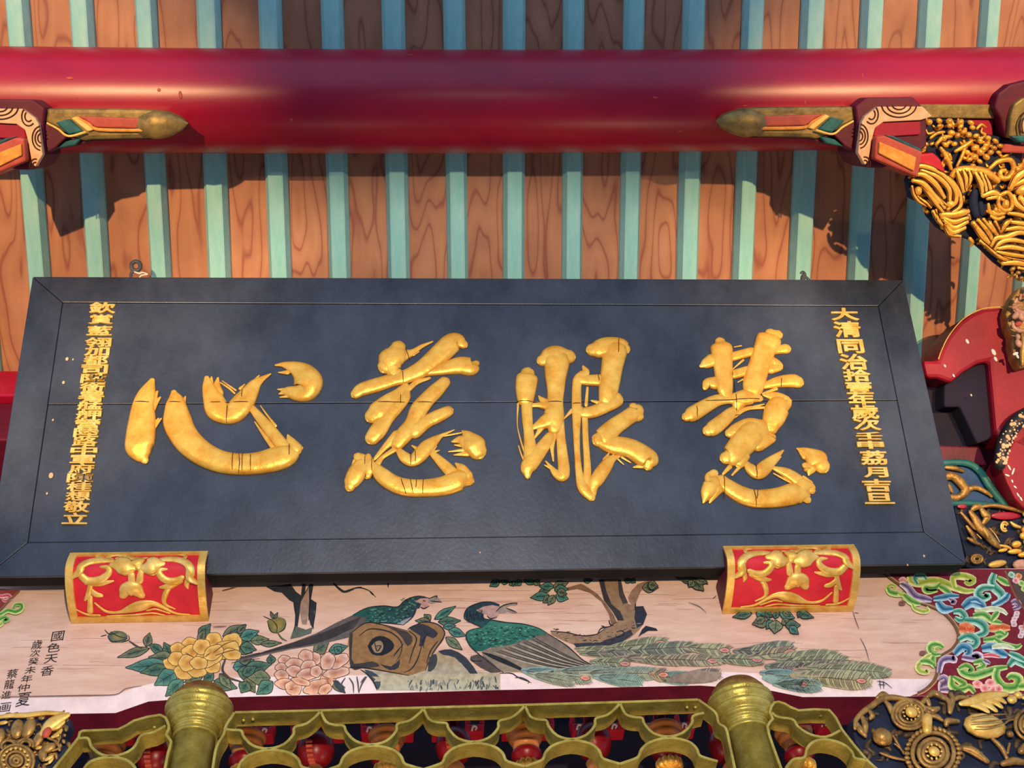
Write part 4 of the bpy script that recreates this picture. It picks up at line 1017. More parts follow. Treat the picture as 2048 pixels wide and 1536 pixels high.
# --- flower carving, bottom right
crr = crop(1680, 1380, 368 / 2048)
carving('flower_carving', 'tarnished gilt carving of round blossoms and leaves in the lower right corner', FC,
  [(120, 330), (250, 230), (380, 110), (560, 100), (860, 190), (1000, 70), (1250, 70), (2300, 60), (2300, 1000), (420, 1000), (300, 800), (170, 560)], crr, 0.05, 'shade', [
  ('scroll_leaf', 'carvedark', 0.012, 0.7, 1, [W([(140,470),(150,380),(230,290),(330,220),(430,150),(560,130),(720,160),(880,230),(960,250)],36,18), W([(160,420),(200,490),(250,550)],40,10), W([(220,350),(250,430),(250,520)],40,10), W([(300,280),(330,330),(310,360)],34,10), W([(390,130),(450,95),(500,110)],36,12), W([(480,180),(520,230),(540,300)],34,12), W([(880,190),(930,150),(960,210)],34,14), W([(940,120),(1010,80),(1080,110),(1140,150)],42,14), W([(1190,290),(1190,200),(1150,140)],36,20), W([(1200,260),(1220,160),(1200,90)],32,20), W([(1230,160),(1290,130),(1390,130)],30,10), W([(960,250),(1010,270),(1060,250)],40,12), W([(960,330),(1040,340),(1100,380)],34,8), W([(890,260),(960,290),(1000,300)],34,12)]),
  ('blossom_ring', 'carvedark', 0.014, 0.8, 1, rings(740, 320, (190, 150, 110), 20, 0.85) + rings(1000, 750, (230, 160, 110), 26, 0.98) + rings(2060, 430, (150, 100, 60), 22, 1.1)),
  ('blossom_heart', 'palegold', 0.018, 0.6, 1, [(755, 305, 70, 66, 0), (1005, 740, 66, 62, 0), (2070, 400, 60, 70, 0)]),
  ('blossom_bead', 'carvedark', 0.012, 0.8, 1, beads(1000, 750, 290, 34, 26) + beads(740, 320, 175, 20, 18, 0.85) + beads(2060, 430, 150, 16, 18, 1.1)),
  ('inner_bead', 'palegold', 0.018, 0.8, 1, beads(1005, 740, 85, 10, 14) + beads(755, 305, 88, 12, 11)),
  ('stamen', 'palegold', 0.016, 0.8, 1, [W([(930,500),(930,400),(940,360)],60,44)]),
  ('bud', 'carvedark', 0.014, 0.8, 1, [(440, 570, 110, 105, 0), (400, 530, 50, 40, 30), (480, 540, 40, 50, 0), (430, 610, 60, 34, 10), (500, 620, 40, 44, 0), (370, 590, 36, 50, 0), (1850, 540, 44, 40, 0)]),
  ('pod', 'palegold', 0.014, 0.55, 1, [(1570, 450, 240, 150, -6)]),
  ('pod_rib', 'carvedark', 0.052, 0.6, 1, [W([(1380,430),(1550,400),(1750,390)],9), W([(1380,480),(1560,470),(1760,440)],9), W([(1420,530),(1570,530),(1720,490)],9)]),
  ('wing', 'palegold', 0.016, 0.4, 1, [W([(1310,205),(1440,180),(1600,120),(1800,100)],60,12), W([(1420,220),(1520,240),(1600,290)],40,12), W([(1480,200),(1600,220),(1690,280)],40,12), W([(1560,170),(1680,190),(1750,240)],40,12), W([(1640,140),(1740,160),(1790,190)],34,12)]),
  ('knot', 'palegold', 0.016, 0.7, 1, [(1870, 160, 60, 50, 20), (1940, 110, 50, 46, -20), (2030, 140, 60, 30, 0)]),
  ('twig', 'carvedark', 0.01, 0.9, 1, [W([(560,550),(620,650),(680,750)],16), W([(580,640),(640,690),(690,740)],14), W([(1780,430),(1850,380),(1920,370)],14), W([(1350,690),(1450,720),(1600,830)],50,12), W([(1660,580),(1760,680),(1820,800)],30,14), W([(1850,640),(1830,740)],20,10), W([(1150,430),(1170,390),(1280,390)],40,14), W([(420,740),(560,790),(700,820)],16), W([(1980,720),(2050,650)],50,30), W([(1780,860),(1900,830),(2040,850)],44,20), (1540, 740, 16, 16, 0), (600, 548, 10, 10, 0)])], fill=(80, 75, 'tarnish'))
# carry the carvings' backs to the inner lintel
# ================================================================ RIGHT-HAND COLUMN HEAD
CHP = Plane((0, 2.44, 4.35), (0, -0.8, -0.6))
c2b = crop(1780, 560, 268 / 686)
ch = thing('red_column_head', CHP.at(2000, 800), 'red rounded beam end and column head right of the plaque', 'beam')
def cpart(name, poly, thick, lift, m, bev=0.006, parent=None, T=c2b, pl=None):
    mb = MB(); slab(mb, pl or CHP, poly, thick, lift, T); return mb.build(name, M[m], parent or ch, bevel=bev)
cpart('rounded_end', [(170, 410), (245, 412), (265, 360), (300, 290), (360, 215), (420, 172), (480, 148), (560, 140), (760, 142), (760, 900), (600, 830), (545, 790), (510, 415), (450, 428), (380, 470), (315, 525), (250, 500), (190, 500)], 0.16, 0.0, 'deepred', 0.012)
mb = MB(); stroke(mb, CHP, [(248, 405, 3), (265, 358, 3), (300, 288, 3), (360, 213, 3), (420, 170, 3), (480, 146, 3), (560, 138, 3), (640, 138, 3)], c2b, lift=0.0, flat=0.8); mb.build('gold_edge', M['palegold'], ch, smooth=True)
cpart('underside_shade', [(300, 530), (380, 465), (450, 428), (515, 412), (548, 800), (470, 830), (380, 640), (300, 640)], 0.10, -0.03, 'interior')  # near-black slab standing for the shade under the red beam end
cpart('shadow_slab', [(200, 500), (330, 520), (400, 640), (470, 830), (500, 910), (240, 900)], 0.10, -0.10, 'interior')  # near-black fill put in for the shade behind the rounded end
cpart('cross_beam', [(240, 820), (520, 830), (560, 930), (260, 925)], 0.08, -0.08, 'darkred')
for x, y, r in ((395, 315, 12), (530, 370, 16), (540, 405, 12), (280, 440, 8), (325, 490, 8), (415, 590, 6), (625, 390, 12)):
    mb = MB(); q = c2b(x, y, r); s = CHP.scale(q[0], q[1]); blob(mb, CHP.at(q[0], q[1], 0.001), q[2] * s * 0.7, q[2] * s * 1.2, 0.002, CHP.n, 0.4); mb.build('chipped_spot', M['white'], ch, smooth=True)
pn = thing('blue_panel', CHP.at(1950, 980), 'dark blue carved panel in a green frame beside the right edge of the plaque', 'panel')
cpart('blue_ground', [(270, 930), (440, 925), (520, 965), (590, 1110), (640, 1160), (330, 1140)], 0.06, -0.07, 'bluepanel', 0.004, pn)
for nm, pts, m in (('green_frame', [(270, 925, 16), (420, 920, 18), (500, 960, 20), (560, 1050, 22), (640, 1150, 20)], 'green'), ('green_frame', [(300, 1135, 16), (450, 1132, 16), (640, 1150, 18)], 'green'), ('tan_edge', [(540, 1000, 12), (585, 1080, 14), (620, 1130, 10)], 'cream'),
                   ('scroll', [(300, 1000, 20), (360, 990, 24), (410, 1030, 26), (430, 1070, 22), (390, 1100, 18), (330, 1100, 20)], 'carvedark'), ('scroll', [(420, 1070, 16), (480, 1050, 14), (540, 1075, 12), (565, 1095, 8)], 'carvedark'), ('scroll', [(330, 945, 10), (380, 950, 14), (420, 965, 8)], 'carvedark'), ('scroll', [(300, 1050, 12), (340, 1040, 14), (360, 1070, 10)], 'carvedark')):
    mb = MB(); stroke(mb, CHP, pts, c2b, lift=-0.06, flat=0.6); mb.build(nm, M[m], pn, smooth=True)
# dotted black roll with red cloth
rl = thing('dotted_roll', CHP.at(2010, 880), 'black roll with white dots curving at the right picture edge', 'carving')
mb = MB(); RP = [(540, 950, 30), (548, 890, 34), (570, 820, 38), (620, 740, 40), (700, 690, 40), (780, 670, 40)]
stroke(mb, CHP, RP, c2b, lift=0.03, flat=0.9, seg=18); mb.build('roll', M['black'], rl, smooth=True)
S = smooth_pts(RP, 12); rnd = random.Random(5)
for i in range(0, len(S) - 1):
    for k in range(1 + i % 2):
        a = rnd.uniform(-0.85, 0.85); t = nz(S[min(i + 1, len(S) - 1)][:2] - S[max(i - 1, 0)][:2]); q = S[i][:2] + np.array([-t[1], t[0]]) * S[i][2] * a
        p = c2b(q[0], q[1], S[i][2]); s = CHP.scale(p[0], p[1]); h = math.sqrt(1 - a * a) * p[2] * s * 0.9
        if p[0] > 2060: continue
        r = rnd.choice((1.5, 2.0, 2.6, 3.6, 4.6)) * s
        mb = MB(); blob(mb, CHP.at(p[0], p[1], 0.03 + h), r, r, r * 0.5, CHP.n, seg=8, ring=5); mb.build('dot', M['cream'], rl, smooth=True)
cl2 = thing('red_cloth', CHP.at(2040, 950), 'plain red painted surface with chipped white edge below the dotted roll', 'column')
cpart('face', [(565, 950), (590, 890), (640, 820), (760, 740), (760, 1200), (680, 1165), (640, 1120), (600, 1040)], 0.08, 0.0, 'deepred', 0.006, cl2)
for x, y, l, a in ((610, 960, 26, 60), (630, 980, 30, -70), (600, 1000, 20, 20), (640, 1060, 14, 40), (655, 1100, 18, 60), (670, 1120, 20, 60), (625, 1030, 12, 70)):
    mb = MB(); d = np.array([math.cos(R_(a)), math.sin(R_(a))]) * l / 2
    stroke(mb, CHP, [(x - d[0], y - d[1], 3), (x, y, 5), (x + d[0], y + d[1], 3)], c2b, lift=0.001, flat=0.3); mb.build('chipped_flake', M['white'], cl2, smooth=True)
# carved beast head
be = crop(1900, 560, 148 / 1137)
carving('beast_carving', 'small pinkish carved beast head at the right picture edge', CHP.moved(0.05), [(880, 640), (860, 520), (890, 420), (960, 260), (1060, 120), (1300, 60), (1300, 1300), (1080, 1360), (1000, 1200), (950, 1000), (960, 860), (900, 760)], be, 0.05, 'carvedark', [
  ('mane_curl', 'beast', 0.01, 0.8, 1, [(1030, 290, 26, 60, -20), (960, 350, 30, 60, -30), (940, 450, 50, 40, 0), (1100, 250, 60, 30, 30), (1000, 420, 50, 30, 30), (1120, 180, 40, 50, 0), (1000, 1000, 50, 70, 20), (990, 900, 40, 50, 0)]),
  ('snout', 'beast', 0.014, 0.7, 1, [W([(930,600),(990,560),(1060,620),(1120,600)],60,30), W([(900,680),(920,760),(1000,810),(1090,810),(1140,760)],34,20), W([(960,480),(1040,540),(1137,560)],40,24)]),
  ('mouth', 'salmon', 0.016, 0.6, 1, [(985, 710, 60, 40, 20)]), ('eye', 'white', 0.02, 0.8, 1, [(1110, 490, 36, 38, 0)]), ('pupil', 'black', 0.045, 0.8, 1, [(1112, 490, 8, 9, 0)]),
  ('tongue', 'brightred', 0.016, 0.7, 1, [W([(1070,290),(1110,310),(1150,300)],24)]),
  ('beard', 'carvedark', 0.01, 0.8, 1, [W([(1060,860),(1080,1000),(1060,1150),(1060,1330)],50,20), W([(1120,880),(1130,1050),(1120,1300)],46,20)]), ('chip', 'white', 0.012, 0.5, 1, [(950, 1160, 50, 24, 20), (980, 1200, 20, 40, 20)])])
# leaf bracket under the blue panel
c6 = crop(1880, 980, 168 / 1434)
carving('leaf_bracket', 'brown and gold carved leaf bracket right of the lower corner of the plaque', CHP.moved(-0.06), [(240, 280), (500, 250), (1100, 270), (1600, 380), (1600, 1420), (1150, 1400), (700, 1380), (450, 1320), (440, 1100), (330, 700)], c6, 0.05, 'shade', [
  ('red_field', 'red', 0.004, 0.1, 1, [(1080, 450, 280, 70, 0), (340, 290, 90, 40, 0)]),
  ('leaf', 'carvedark', 0.014, 0.5, 1, [W([(460,400),(540,520),(600,640),(720,760),(850,900),(940,980)],86,30), W([(640,340),(690,420),(740,480),(680,580)],70,20), W([(500,340),(560,300),(640,310)],60,30), W([(300,400),(400,520),(500,640),(540,680)],34,16), W([(400,640),(470,740),(540,860)],40,14), W([(420,840),(500,880),(600,930)],40,14)]),
  ('rib', 'palegold', 0.05, 0.6, 1, [W([(590,690),(630,760),(660,820)],14), W([(700,690),(790,800),(860,920)],10), W([(480,790),(550,860)],12)]),
  ('rim', 'carvedark', 0.014, 0.8, 1, [W([(660,300),(820,280),(1000,300),(1200,350),(1434,420)],36,24)]),
  ('curl', 'palegold', 0.016, 0.8, 1, rings(1030, 640, (60, 30), 18, 1.3, 60, 330) + [W([(1140,570),(1200,620),(1290,650)],34,10), W([(960,960),(1060,980),(1130,1010)],30,12)]),
  ('gilt_knob', 'gold', 0.016, 0.7, 1, [(1390, 430, 60, 50, 0), (1400, 540, 70, 46, 20), (1380, 700, 70, 70, 0), (1340, 800, 60, 60, 0), (1230, 940, 90, 60, 10), (1400, 900, 60, 60, 0), (1200, 1060, 130, 46, 5), (1370, 1110, 130, 50, 8), (1000, 1040, 90, 32, 10)]),
  ('scroll_end', 'carvedark', 0.016, 0.8, 1, rings(560, 1190, (90, 50), 26, 0.75)), ('pale_block', 'palegold', 0.014, 0.5, 1, [(910, 1270, 175, 62, 10)]), ('brown_block', 'beast', 0.014, 0.6, 1, [(1330, 1290, 170, 100, 0)])], fill=(50, 80, 'tarnish'))

# ================================================================ MURAL ON THE BEAM: thin layers of paint
class Art:
    layer = 0
    def __init__(self, T=None): self.mb = MB(); self.T = T
    def _l(self): Art.layer += 1; return 0.0005 + Art.layer * 2e-6
    def tri(self, pts, cols, lift):
        s = [p[1] - fold(p[0]) for p in pts]
        if (min(s) < -0.01) and (max(s) > 0.01):
            top = [i for i in range(3) if s[i] <= 0]
            P = [np.array(p[:2], float) for p in pts]; C = [np.array(c) for c in cols]
            a = top[0] if len(top) == 1 else [i for i in range(3) if i not in top][0]
            b, c = (a + 1) % 3, (a + 2) % 3
            tb = s[a] / (s[a] - s[b]); tc = s[a] / (s[a] - s[c])
            pb, pc = P[a] + (P[b] - P[a]) * tb, P[a] + (P[c] - P[a]) * tc
            cb_, cc_ = C[a] + (C[b] - C[a]) * tb, C[a] + (C[c] - C[a]) * tc
            pb[1] = fold(pb[0]); pc[1] = fold(pc[0])
            up = s[a] < 0
            self._emit([P[a], pb, pc], [C[a], cb_, cc_], lift, up); self._emit([pb, P[b], pc], [cb_, C[b], cc_], lift, not up); self._emit([P[b], P[c], pc], [C[b], C[c], cc_], lift, not up)
        else:
            self._emit(pts, cols, lift, max(s) <= 0.01)
    def _emit(self, pts, cols, lift, upper):
        V = []
        for p in pts:
            y = p[1]
            if upper: y = min(y, fold(p[0]))
            else: y = max(y, fold(p[0]) + 0.001)
            V.append(mural_at(p[0], y, lift))
        f = (0, 1, 2)
        nn = np.cross(V[1] - V[0], V[2] - V[0])
        if nn.dot(CAM - V[0]) < 0: f = (0, 2, 1)
        self.mb.add(V, [f], 0, [tuple(c) for c in cols])
    def poly(self, pts, c_in, c_out=None, sub=1, fan=False, grad=None):
        Q = [self.T(*p[:2])[:2] if self.T else p[:2] for p in pts]
        if sub > 1:
            Q = [tuple(q) for q in smooth_pts(list(Q) + [Q[0]], sub)][:-1]
        Q = [(q[0], min(q[1], bott(q[0]) - 0.3)) for q in Q]
        c_out = c_out or c_in; l = self._l()
        if fan:
            cx = sum(q[0] for q in Q) / len(Q); cy = sum(q[1] for q in Q) / len(Q)
            for i in range(len(Q)): self.tri([(cx, cy), Q[i], Q[(i + 1) % len(Q)]], [c_in, c_out, c_out], l)
        else:
            ys = [q[1] for q in Q]; xs_ = [q[0] for q in Q]
            def col(q):
                if grad == 'x': t = (q[0] - min(xs_)) / (max(xs_) - min(xs_) + 1e-6)
                elif grad == 'y': t = (q[1] - min(ys)) / (max(ys) - min(ys) + 1e-6)
                else: t = 0
                return tuple(np.array(c_in) * (1 - t) + np.array(c_out) * t)
            for a, b, c in tessellate_polygon([[Vector((q[0], q[1], 0)) for q in Q]]):
                self.tri([Q[a], Q[b], Q[c]], [col(Q[a]), col(Q[b]), col(Q[c])], l)
    def line(self, pts, w, col, sub=4, taper=True, raw=False):
        Q = [self.T(*p[:2])[:2] if self.T and not raw else p[:2] for p in pts]
        S = smooth_pts(Q, sub) if len(Q) > 2 else smooth_pts(Q, 3); l = self._l(); n = len(S); L = []
        for i, s in enumerate(S):
            t = S[min(i + 1, n - 1)] - S[max(i - 1, 0)]; t = nz(t) if np.linalg.norm(t) > 1e-6 else np.array([1., 0])
            u = i / max(1, n - 1); ww = w * (0.35 + 0.65 * math.sin(math.pi * min(1, max(0.0, u * 0.85 + 0.12)))) if taper else w
            L.append((s + np.array([-t[1], t[0]]) * ww / 2, s - np.array([-t[1], t[0]]) * ww / 2))
        for i in range(n - 1):
            a, b = L[i]; c, d = L[i + 1]
            if max(a[1], b[1], c[1], d[1]) > bott(a[0]) - 0.2: continue
            self.tri([a, b, d], [col] * 3, l); self.tri([a, d, c], [col] * 3, l)
    def gline(self, pts, w, c, sub=4):
        """brush band, deep in the middle and pale along both edges, with a curled thick head"""
        Q = [self.T(*p[:2])[:2] for p in pts]; S = smooth_pts(Q, sub); l = self._l(); n = len(S); L = []
        mid = tuple(0.6 * a + 0.4 * b for a, b in zip(c[0], c[1]))
        for i, s in enumerate(S):
            t = S[min(i + 1, n - 1)] - S[max(i - 1, 0)]; t = nz(t) if np.linalg.norm(t) > 1e-6 else np.array([1., 0]); m = np.array([-t[1], t[0]])
            u = i / max(1, n - 1); ww = w * (0.4 + 0.6 * math.sin(math.pi * min(1, max(0.0, u * 0.85 + 0.12)))) / 2
            L.append([s + m * ww * k for k in (1, 0.72, 0.1, -0.1, -0.72, -1)])
        cc = [c[1], c[1], c[0], c[0], mid, c[1]]
        for i in range(n - 1):
            for k in range(5):
                a, b, d, e = L[i][k], L[i][k + 1], L[i + 1][k + 1], L[i + 1][k]
                if max(a[1], b[1], d[1], e[1]) > bott(a[0]) - 0.2: continue
                self.tri([a, b, d], [cc[k], cc[k + 1], cc[k + 1]], l); self.tri([a, d, e], [cc[k], cc[k + 1], cc[k]], l)
    def scallop(self, cx, cy, rx, ry, ang, c_in, c_out, lobes=5, ink=None, w=1.3):
        pts = []
        for k in range(lobes * 6):
            t = 2 * math.pi * k / (lobes * 6); m = 0.9 + 0.1 * abs(math.sin(lobes * t / 2.0))
            x, y = rx * m * math.cos(t), ry * m * math.sin(t); ca_, sa = math.cos(R_(ang)), math.sin(R_(ang))
            pts.append((cx + x * ca_ - y * sa, cy + x * sa + y * ca_))
        self.poly(pts, c_in, c_out, fan=True)
        if ink: self.line(pts + pts[:1], w, ink, 1, False)
    def leaf(self, x0, y0, x1, y1, w, c_in, c_out, ink, veins=2):
        a, b = np.array([x0, y0], float), np.array([x1, y1], float); d = b - a; n = np.array([-d[1], d[0]]) / (np.linalg.norm(d) + 1e-6)
        L = [a + d * t + n * w * h for t, h in ((0.15, .3), (0.38, .52), (0.62, .42), (0.85, .16))]; Rr = [a + d * t - n * w * h for t, h in ((0.85, .16), (0.62, .42), (0.38, .52), (0.15, .3))]
        pts = [a] + L + [b] + Rr
        self.poly(pts, c_in, c_out, sub=3, fan=True); self.line(pts + [a], 1.5, ink, 3, False); self.line([a, a + d * 0.9], 1.3, ink)
        for k in range(veins):
            p = a + d * (0.3 + 0.28 * k); self.line([p, p + d * 0.16 + n * w * 0.3], 0.9, ink); self.line([p, p + d * 0.16 - n * w * 0.3], 0.9, ink)
    def done(self, name, label=None):
        o = self.mb.build(name, M['paint'], beam)
        if label: o['label'] = label
        return o
z1, z2, z3, z4, z5 = crop(0, 1080, 520 / 1752), crop(480, 1140, 520 / 2048), crop(880, 1140, 520 / 2048), crop(1300, 1140, 520 / 2048), crop(1680, 1100, 368 / 1296)
INK = srgb(34, 36, 40); INK2 = srgb(74, 62, 56)
G1, G2, G3 = srgb(40, 88, 80), srgb(92, 120, 92), srgb(126, 128, 92)
def leaves(name, T, items, label=None):
    A = Art(T)
    rr = random.Random(len(items) + int(items[0][0]))
    for it in items:
        c = rr.choice(((G1, G2), (srgb(54, 82, 72), G3), (srgb(30, 92, 86), srgb(92, 140, 120)), (G2, G3)))
        A.leaf(*it, c[0], c[1], INK)
    return A.done(name, label)

# stains and long brush marks of the plaster ground
A = Art(); rr = random.Random(11)
for i in range(130):
    x = rr.uniform(0, 1840); y = rr.uniform(1178, 1345); L_ = rr.uniform(25, 130)
    A.line([(x, y), (x + L_ / 2, y + rr.uniform(-1.5, 1.5)), (x + L_, y + rr.uniform(-2, 2))], rr.uniform(0.5, 1.2), srgb(*[int(v + rr.uniform(-12, 10)) for v in (188, 144, 126)]), 3)
o = A.done('ground_brush_mark'); o['kind'] = 'stuff'

# ---- dark tree trunk, left
A = Art(z2); TD, TM = srgb(44, 48, 54), srgb(92, 78, 66)
A.poly([(200,130),(330,120),(400,110),(440,170),(480,200),(490,110),(520,110),(510,210),(470,240),(430,260),(390,240),(330,180),(270,170)], TD)
A.poly([(420,250),(480,230),(550,110),(580,112),(560,230),(605,260),(585,330),(580,470),(555,430),(530,330),(500,300),(470,340),(450,480),(425,490),(440,380),(425,300)], TD)
A.poly([(480,250),(545,130),(545,240),(540,340),(525,430),(490,430),(470,330)], srgb(164,132,112))
A.poly([(395,545),(430,440),(520,470),(575,450),(560,500),(470,530)], srgb(92, 100, 86))
for p in ([(270,150),(340,130),(420,160)],[(430,250),(440,350),(430,480)],[(600,260),(590,350),(575,450)],[(545,120),(550,260),(540,400)],[(740,110),(790,160),(820,170),(930,140),(1020,165),(1070,215)],[(1020,165),(1050,200)],[(910,140),(960,135)],[(1165,100),(1168,140)]): A.line(p, 2.6, INK)
A.line([(735,105),(790,155),(830,172),(900,150)], 5, TD); A.done('tree_trunk', 'dark forked tree trunk')
# ---- hanging bud and leaves, left of the trunk
A = Art(z2); A.poly([(215,400),(250,380),(300,370),(350,385),(365,420),(345,470),(290,500),(240,480)], srgb(166,138,66), srgb(110,112,66), 2, True)
for p in ([(250,390),(290,440),(290,495)],[(215,400),(240,480),(290,500)],[(365,420),(345,470),(290,500)],[(240,330),(265,390)],[(295,335),(275,385)],[(185,365),(250,395)]): A.line(p, 2, INK)
A.line([(300,500),(330,540),(370,560)], 4, srgb(84,92,70)); A.leaf(265, 385, 240, 325, 26, G2, G3, INK, 0); A.leaf(270, 385, 298, 335, 24, G2, G3, INK, 0); A.done('peony_bud')
# ---- leaves around the yellow and pink peonies
leaves('peony_leaf', z1, [(1340,660,1420,565,75),(1340,690,1380,600,50),(1500,650,1660,570,70),(1560,650,1740,640,80),(1580,700,1720,740,90),(1600,730,1700,760,60),(1010,730,790,792,60),(1100,760,1000,700,60),(1160,800,1105,690,80),(1180,800,1000,790,90),(1150,840,845,860,100),(1140,860,945,895,80),(1200,880,1040,980,110),(1235,940,1115,1055,90),(1370,915,1240,960,60),(1440,900,1370,950,70),(1440,950,1600,1000,90),(1480,900,1560,1010,60),(1570,860,1750,830,120),(1600,880,1750,920,100),(1650,930,1720,1030,80),(985,720,1010,625,60)])
leaves('peony_leaf', z2, [(-20,500,50,430,50),(0,540,150,480,90),(0,600,130,630,90),(80,560,230,545,70),(160,585,330,575,50),(0,730,90,700,60),(20,800,250,740,110),(20,830,130,760,80),(250,740,240,665,70),(240,850,60,850,120),(260,880,130,980,110),(60,880,10,970,100),(580,650,700,570,100),(700,640,850,600,80),(800,650,740,610,60),(720,880,830,970,60)])
# stems of the yellow peony
A = Art(z1)
for p, w in (([(870,680),(920,715),(960,730)],4), ([(1490,900),(1540,930),(1640,960)],5), ([(1520,800),(1500,880),(1560,940)],5), ([(1600,800),(1680,780),(1752,760)],3.5), ([(1560,830),(1640,810),(1752,800)],2)): A.line(p, w, INK2)
A.poly([(725,650),(745,620),(800,612),(850,630),(860,665),(820,690),(760,688)], srgb(150,140,76), srgb(70,96,84), 2, True)
for p in ([(725,650),(760,688),(860,665)],[(745,620),(800,650),(860,665)],[(705,605),(740,635),(800,625)],[(680,650),(720,640)],[(820,690),(870,672),(865,640)]): A.line(p, 2, INK)
A.done('peony_bud')
# ---- yellow peony
A = Art(z1); YI, YO = srgb(196,130,44), srgb(236,192,106); inkY = srgb(96,62,26)
for (x, y, rx, ry, a) in ((1285,700,60,45,0),(1200,740,55,50,20),(1440,680,60,60,-20),(1150,835,55,40,20),(1190,800,60,50,-10),(1240,890,70,55,15),(1330,880,70,50,0),(1430,850,60,50,10),(1560,690,75,62,-30),(1520,740,100,62,-15),(1560,770,70,40,10),(1300,760,80,55,10),(1400,800,110,60,-20),(1360,720,62,55,-10),(1260,830,60,60,0),(1440,760,75,50,-30),(1340,830,62,45,5)):
    A.scallop(x, y, rx, ry, a, YI, YO, 5, inkY)
for p in ([(1440,760),(1520,700),(1590,680)],[(1450,780),(1540,750),(1600,740)],[(1380,790),(1420,760)],[(1250,760),(1300,790)]): A.line(p, 2, inkY)
A.done('yellow_peony', 'large yellow painted peony')
# ---- pink peony
A = Art(z2); PI_, PO = srgb(178,110,82), srgb(232,190,164); inkP = srgb(84,44,38)
for (x, y, rx, ry, a) in ((350,710,50,40,0),(330,770,55,40,0),(330,830,60,45,10),(370,900,100,45,5),(420,930,70,60,20),(600,920,110,55,-20),(690,870,60,80,30),(760,810,110,45,-10),(770,720,100,55,-25),(690,720,60,75,20),(590,700,50,55,0),(520,680,60,55,0),(430,740,75,48,0),(440,800,80,48,10),(540,760,65,52,-15),(540,820,100,50,-10),(600,800,50,48,-30),(480,880,80,30,15),(670,940,60,40,-30)):
    A.scallop(x, y, rx, ry, a, PI_, PO, 5, inkP)
A.done('pink_peony', 'large pink painted peony')
A = Art(z2)
for p in ([(860,850),(890,900),(895,970)],[(920,840),(930,900),(935,970)],[(1000,840),(960,900),(935,970)],[(830,850),(800,900),(830,930)],[(990,840),(950,890)]): A.line(p, 3, srgb(70,76,84))
A.poly([(730,870),(770,870),(820,920),(830,970),(790,965),(745,910)], srgb(56,70,80), srgb(96,110,112)); A.done('reed')
# ---- left peacock
A = Art(z2); FE, FE2 = srgb(98,88,84), srgb(140,126,112); PG, PG2 = srgb(30,92,78), srgb(56,120,98)
A.poly([(890,355),(760,415),(600,500),(420,570),(240,640),(0,700),(0,720),(200,670),(400,625),(620,590),(860,530),(1000,430),(1060,385),(980,350)], FE, FE2)
for k in range(16):
    t = k / 15.; A.line([(960 - 60 * t, 365 + 90 * t), (640, 500 + 65 * t), (330 - 20 * t, 600 + 30 * t), (60 - 60 * t, 685 + 18 * t)], 1.3, INK if k % 2 else INK2)
A.poly([(880,365),(960,315),(1040,292),(1130,285),(1240,292),(1290,250),(1340,222),(1400,207),(1450,207),(1490,225),(1480,255),(1420,290),(1390,310),(1370,350),(1330,405),(1290,432),(1230,425),(1150,415),(1040,415),(980,400),(1010,380),(960,370)], PG, srgb(48,60,74), grad='x')
A.poly([(1380,250),(1420,225),(1480,222),(1500,245),(1470,262),(1500,280),(1450,300),(1415,292),(1430,268)], srgb(196,150,140), srgb(150,110,112))
A.poly([(1490,225),(1540,205),(1560,215),(1590,255),(1560,250),(1510,268),(1480,258)], srgb(150,138,130))
A.poly([(1230,425),(1290,432),(1340,400),(1350,370),(1300,390)], srgb(150,152,150))
rr = random.Random(4)
for k in range(190):
    x = rr.uniform(990, 1400); y = rr.uniform(300, 415) if x < 1260 else rr.uniform(225, 380) - (x - 1260) * 0.12
    if x > 1330 and y > 330: continue
    A.line([(x, y), (x + 8, y + 6), (x + 16, y - 1)], 1.6, rr.choice((INK, srgb(24,60,62), srgb(90,150,124))), 2)
for p in ([(890,355),(1000,300),(1130,284),(1240,292),(1300,240),(1400,206),(1490,222)],[(1390,310),(1360,370),(1290,432)],[(1490,225),(1550,205),(1545,225)],[(1500,245),(1590,255)],[(1440,240),(1460,248)],[(1420,292),(1450,305),(1490,285)],[(1040,418),(1150,418),(1290,434)]): A.line(p, 2.2, INK)
A.done('left_peacock', 'green peacock with long folded tail, perched on the stump')
# ---- stump and rock
leaves('stump_leaf', z2, [(1530,390,1700,285,60),(1500,400,1450,350,60),(1500,405,1380,400,50),(1560,410,1740,400,70),(1640,470,1780,520,70),(1620,530,1750,630,70),(1600,450,1700,440,50)])
A = Art(z2); B1, B2 = srgb(146,108,66), srgb(104,76,50)
A.poly([(860,510),(920,450),(990,418),(1060,420),(1120,432),(1230,455),(1320,480),(1380,440),(1440,415),(1500,415),(1550,432),(1600,470),(1612,520),(1590,570),(1530,640),(1490,690),(1475,760),(1440,810),(1330,832),(1200,815),(1100,790),(960,770),(880,770),(860,700),(875,640),(850,590)], B1, B2, 2)
A.poly([(1330,455),(1400,425),(1480,440),(1560,500),(1520,540),(1470,520),(1450,590),(1410,600),(1420,520),(1370,490)], srgb(52,52,58), srgb(90,74,58), 2)
A.poly([(860,520),(890,500),(880,640),(900,740),(1040,720),(1100,760),(960,775),(870,770)], srgb(60,54,52), B2, 2)
A.poly([(1130,440),(1320,490),(1360,560),(1320,600),(1280,540),(1220,480)], srgb(66,56,52), B2, 2)
A.poly([(1260,700),(1250,770),(1180,790),(1100,740),(1190,760)], srgb(50,50,56), B1, 2)
A.poly([(1005,600),(1040,545),(1100,520),(1170,540),(1215,590),(1190,640),(1120,675),(1040,665)], srgb(30,32,36), srgb(46,42,42), 2)
A.poly([(1035,600),(1070,565),(1110,560),(1130,600),(1110,650),(1060,650)], srgb(150,122,90), srgb(110,88,66), 2)
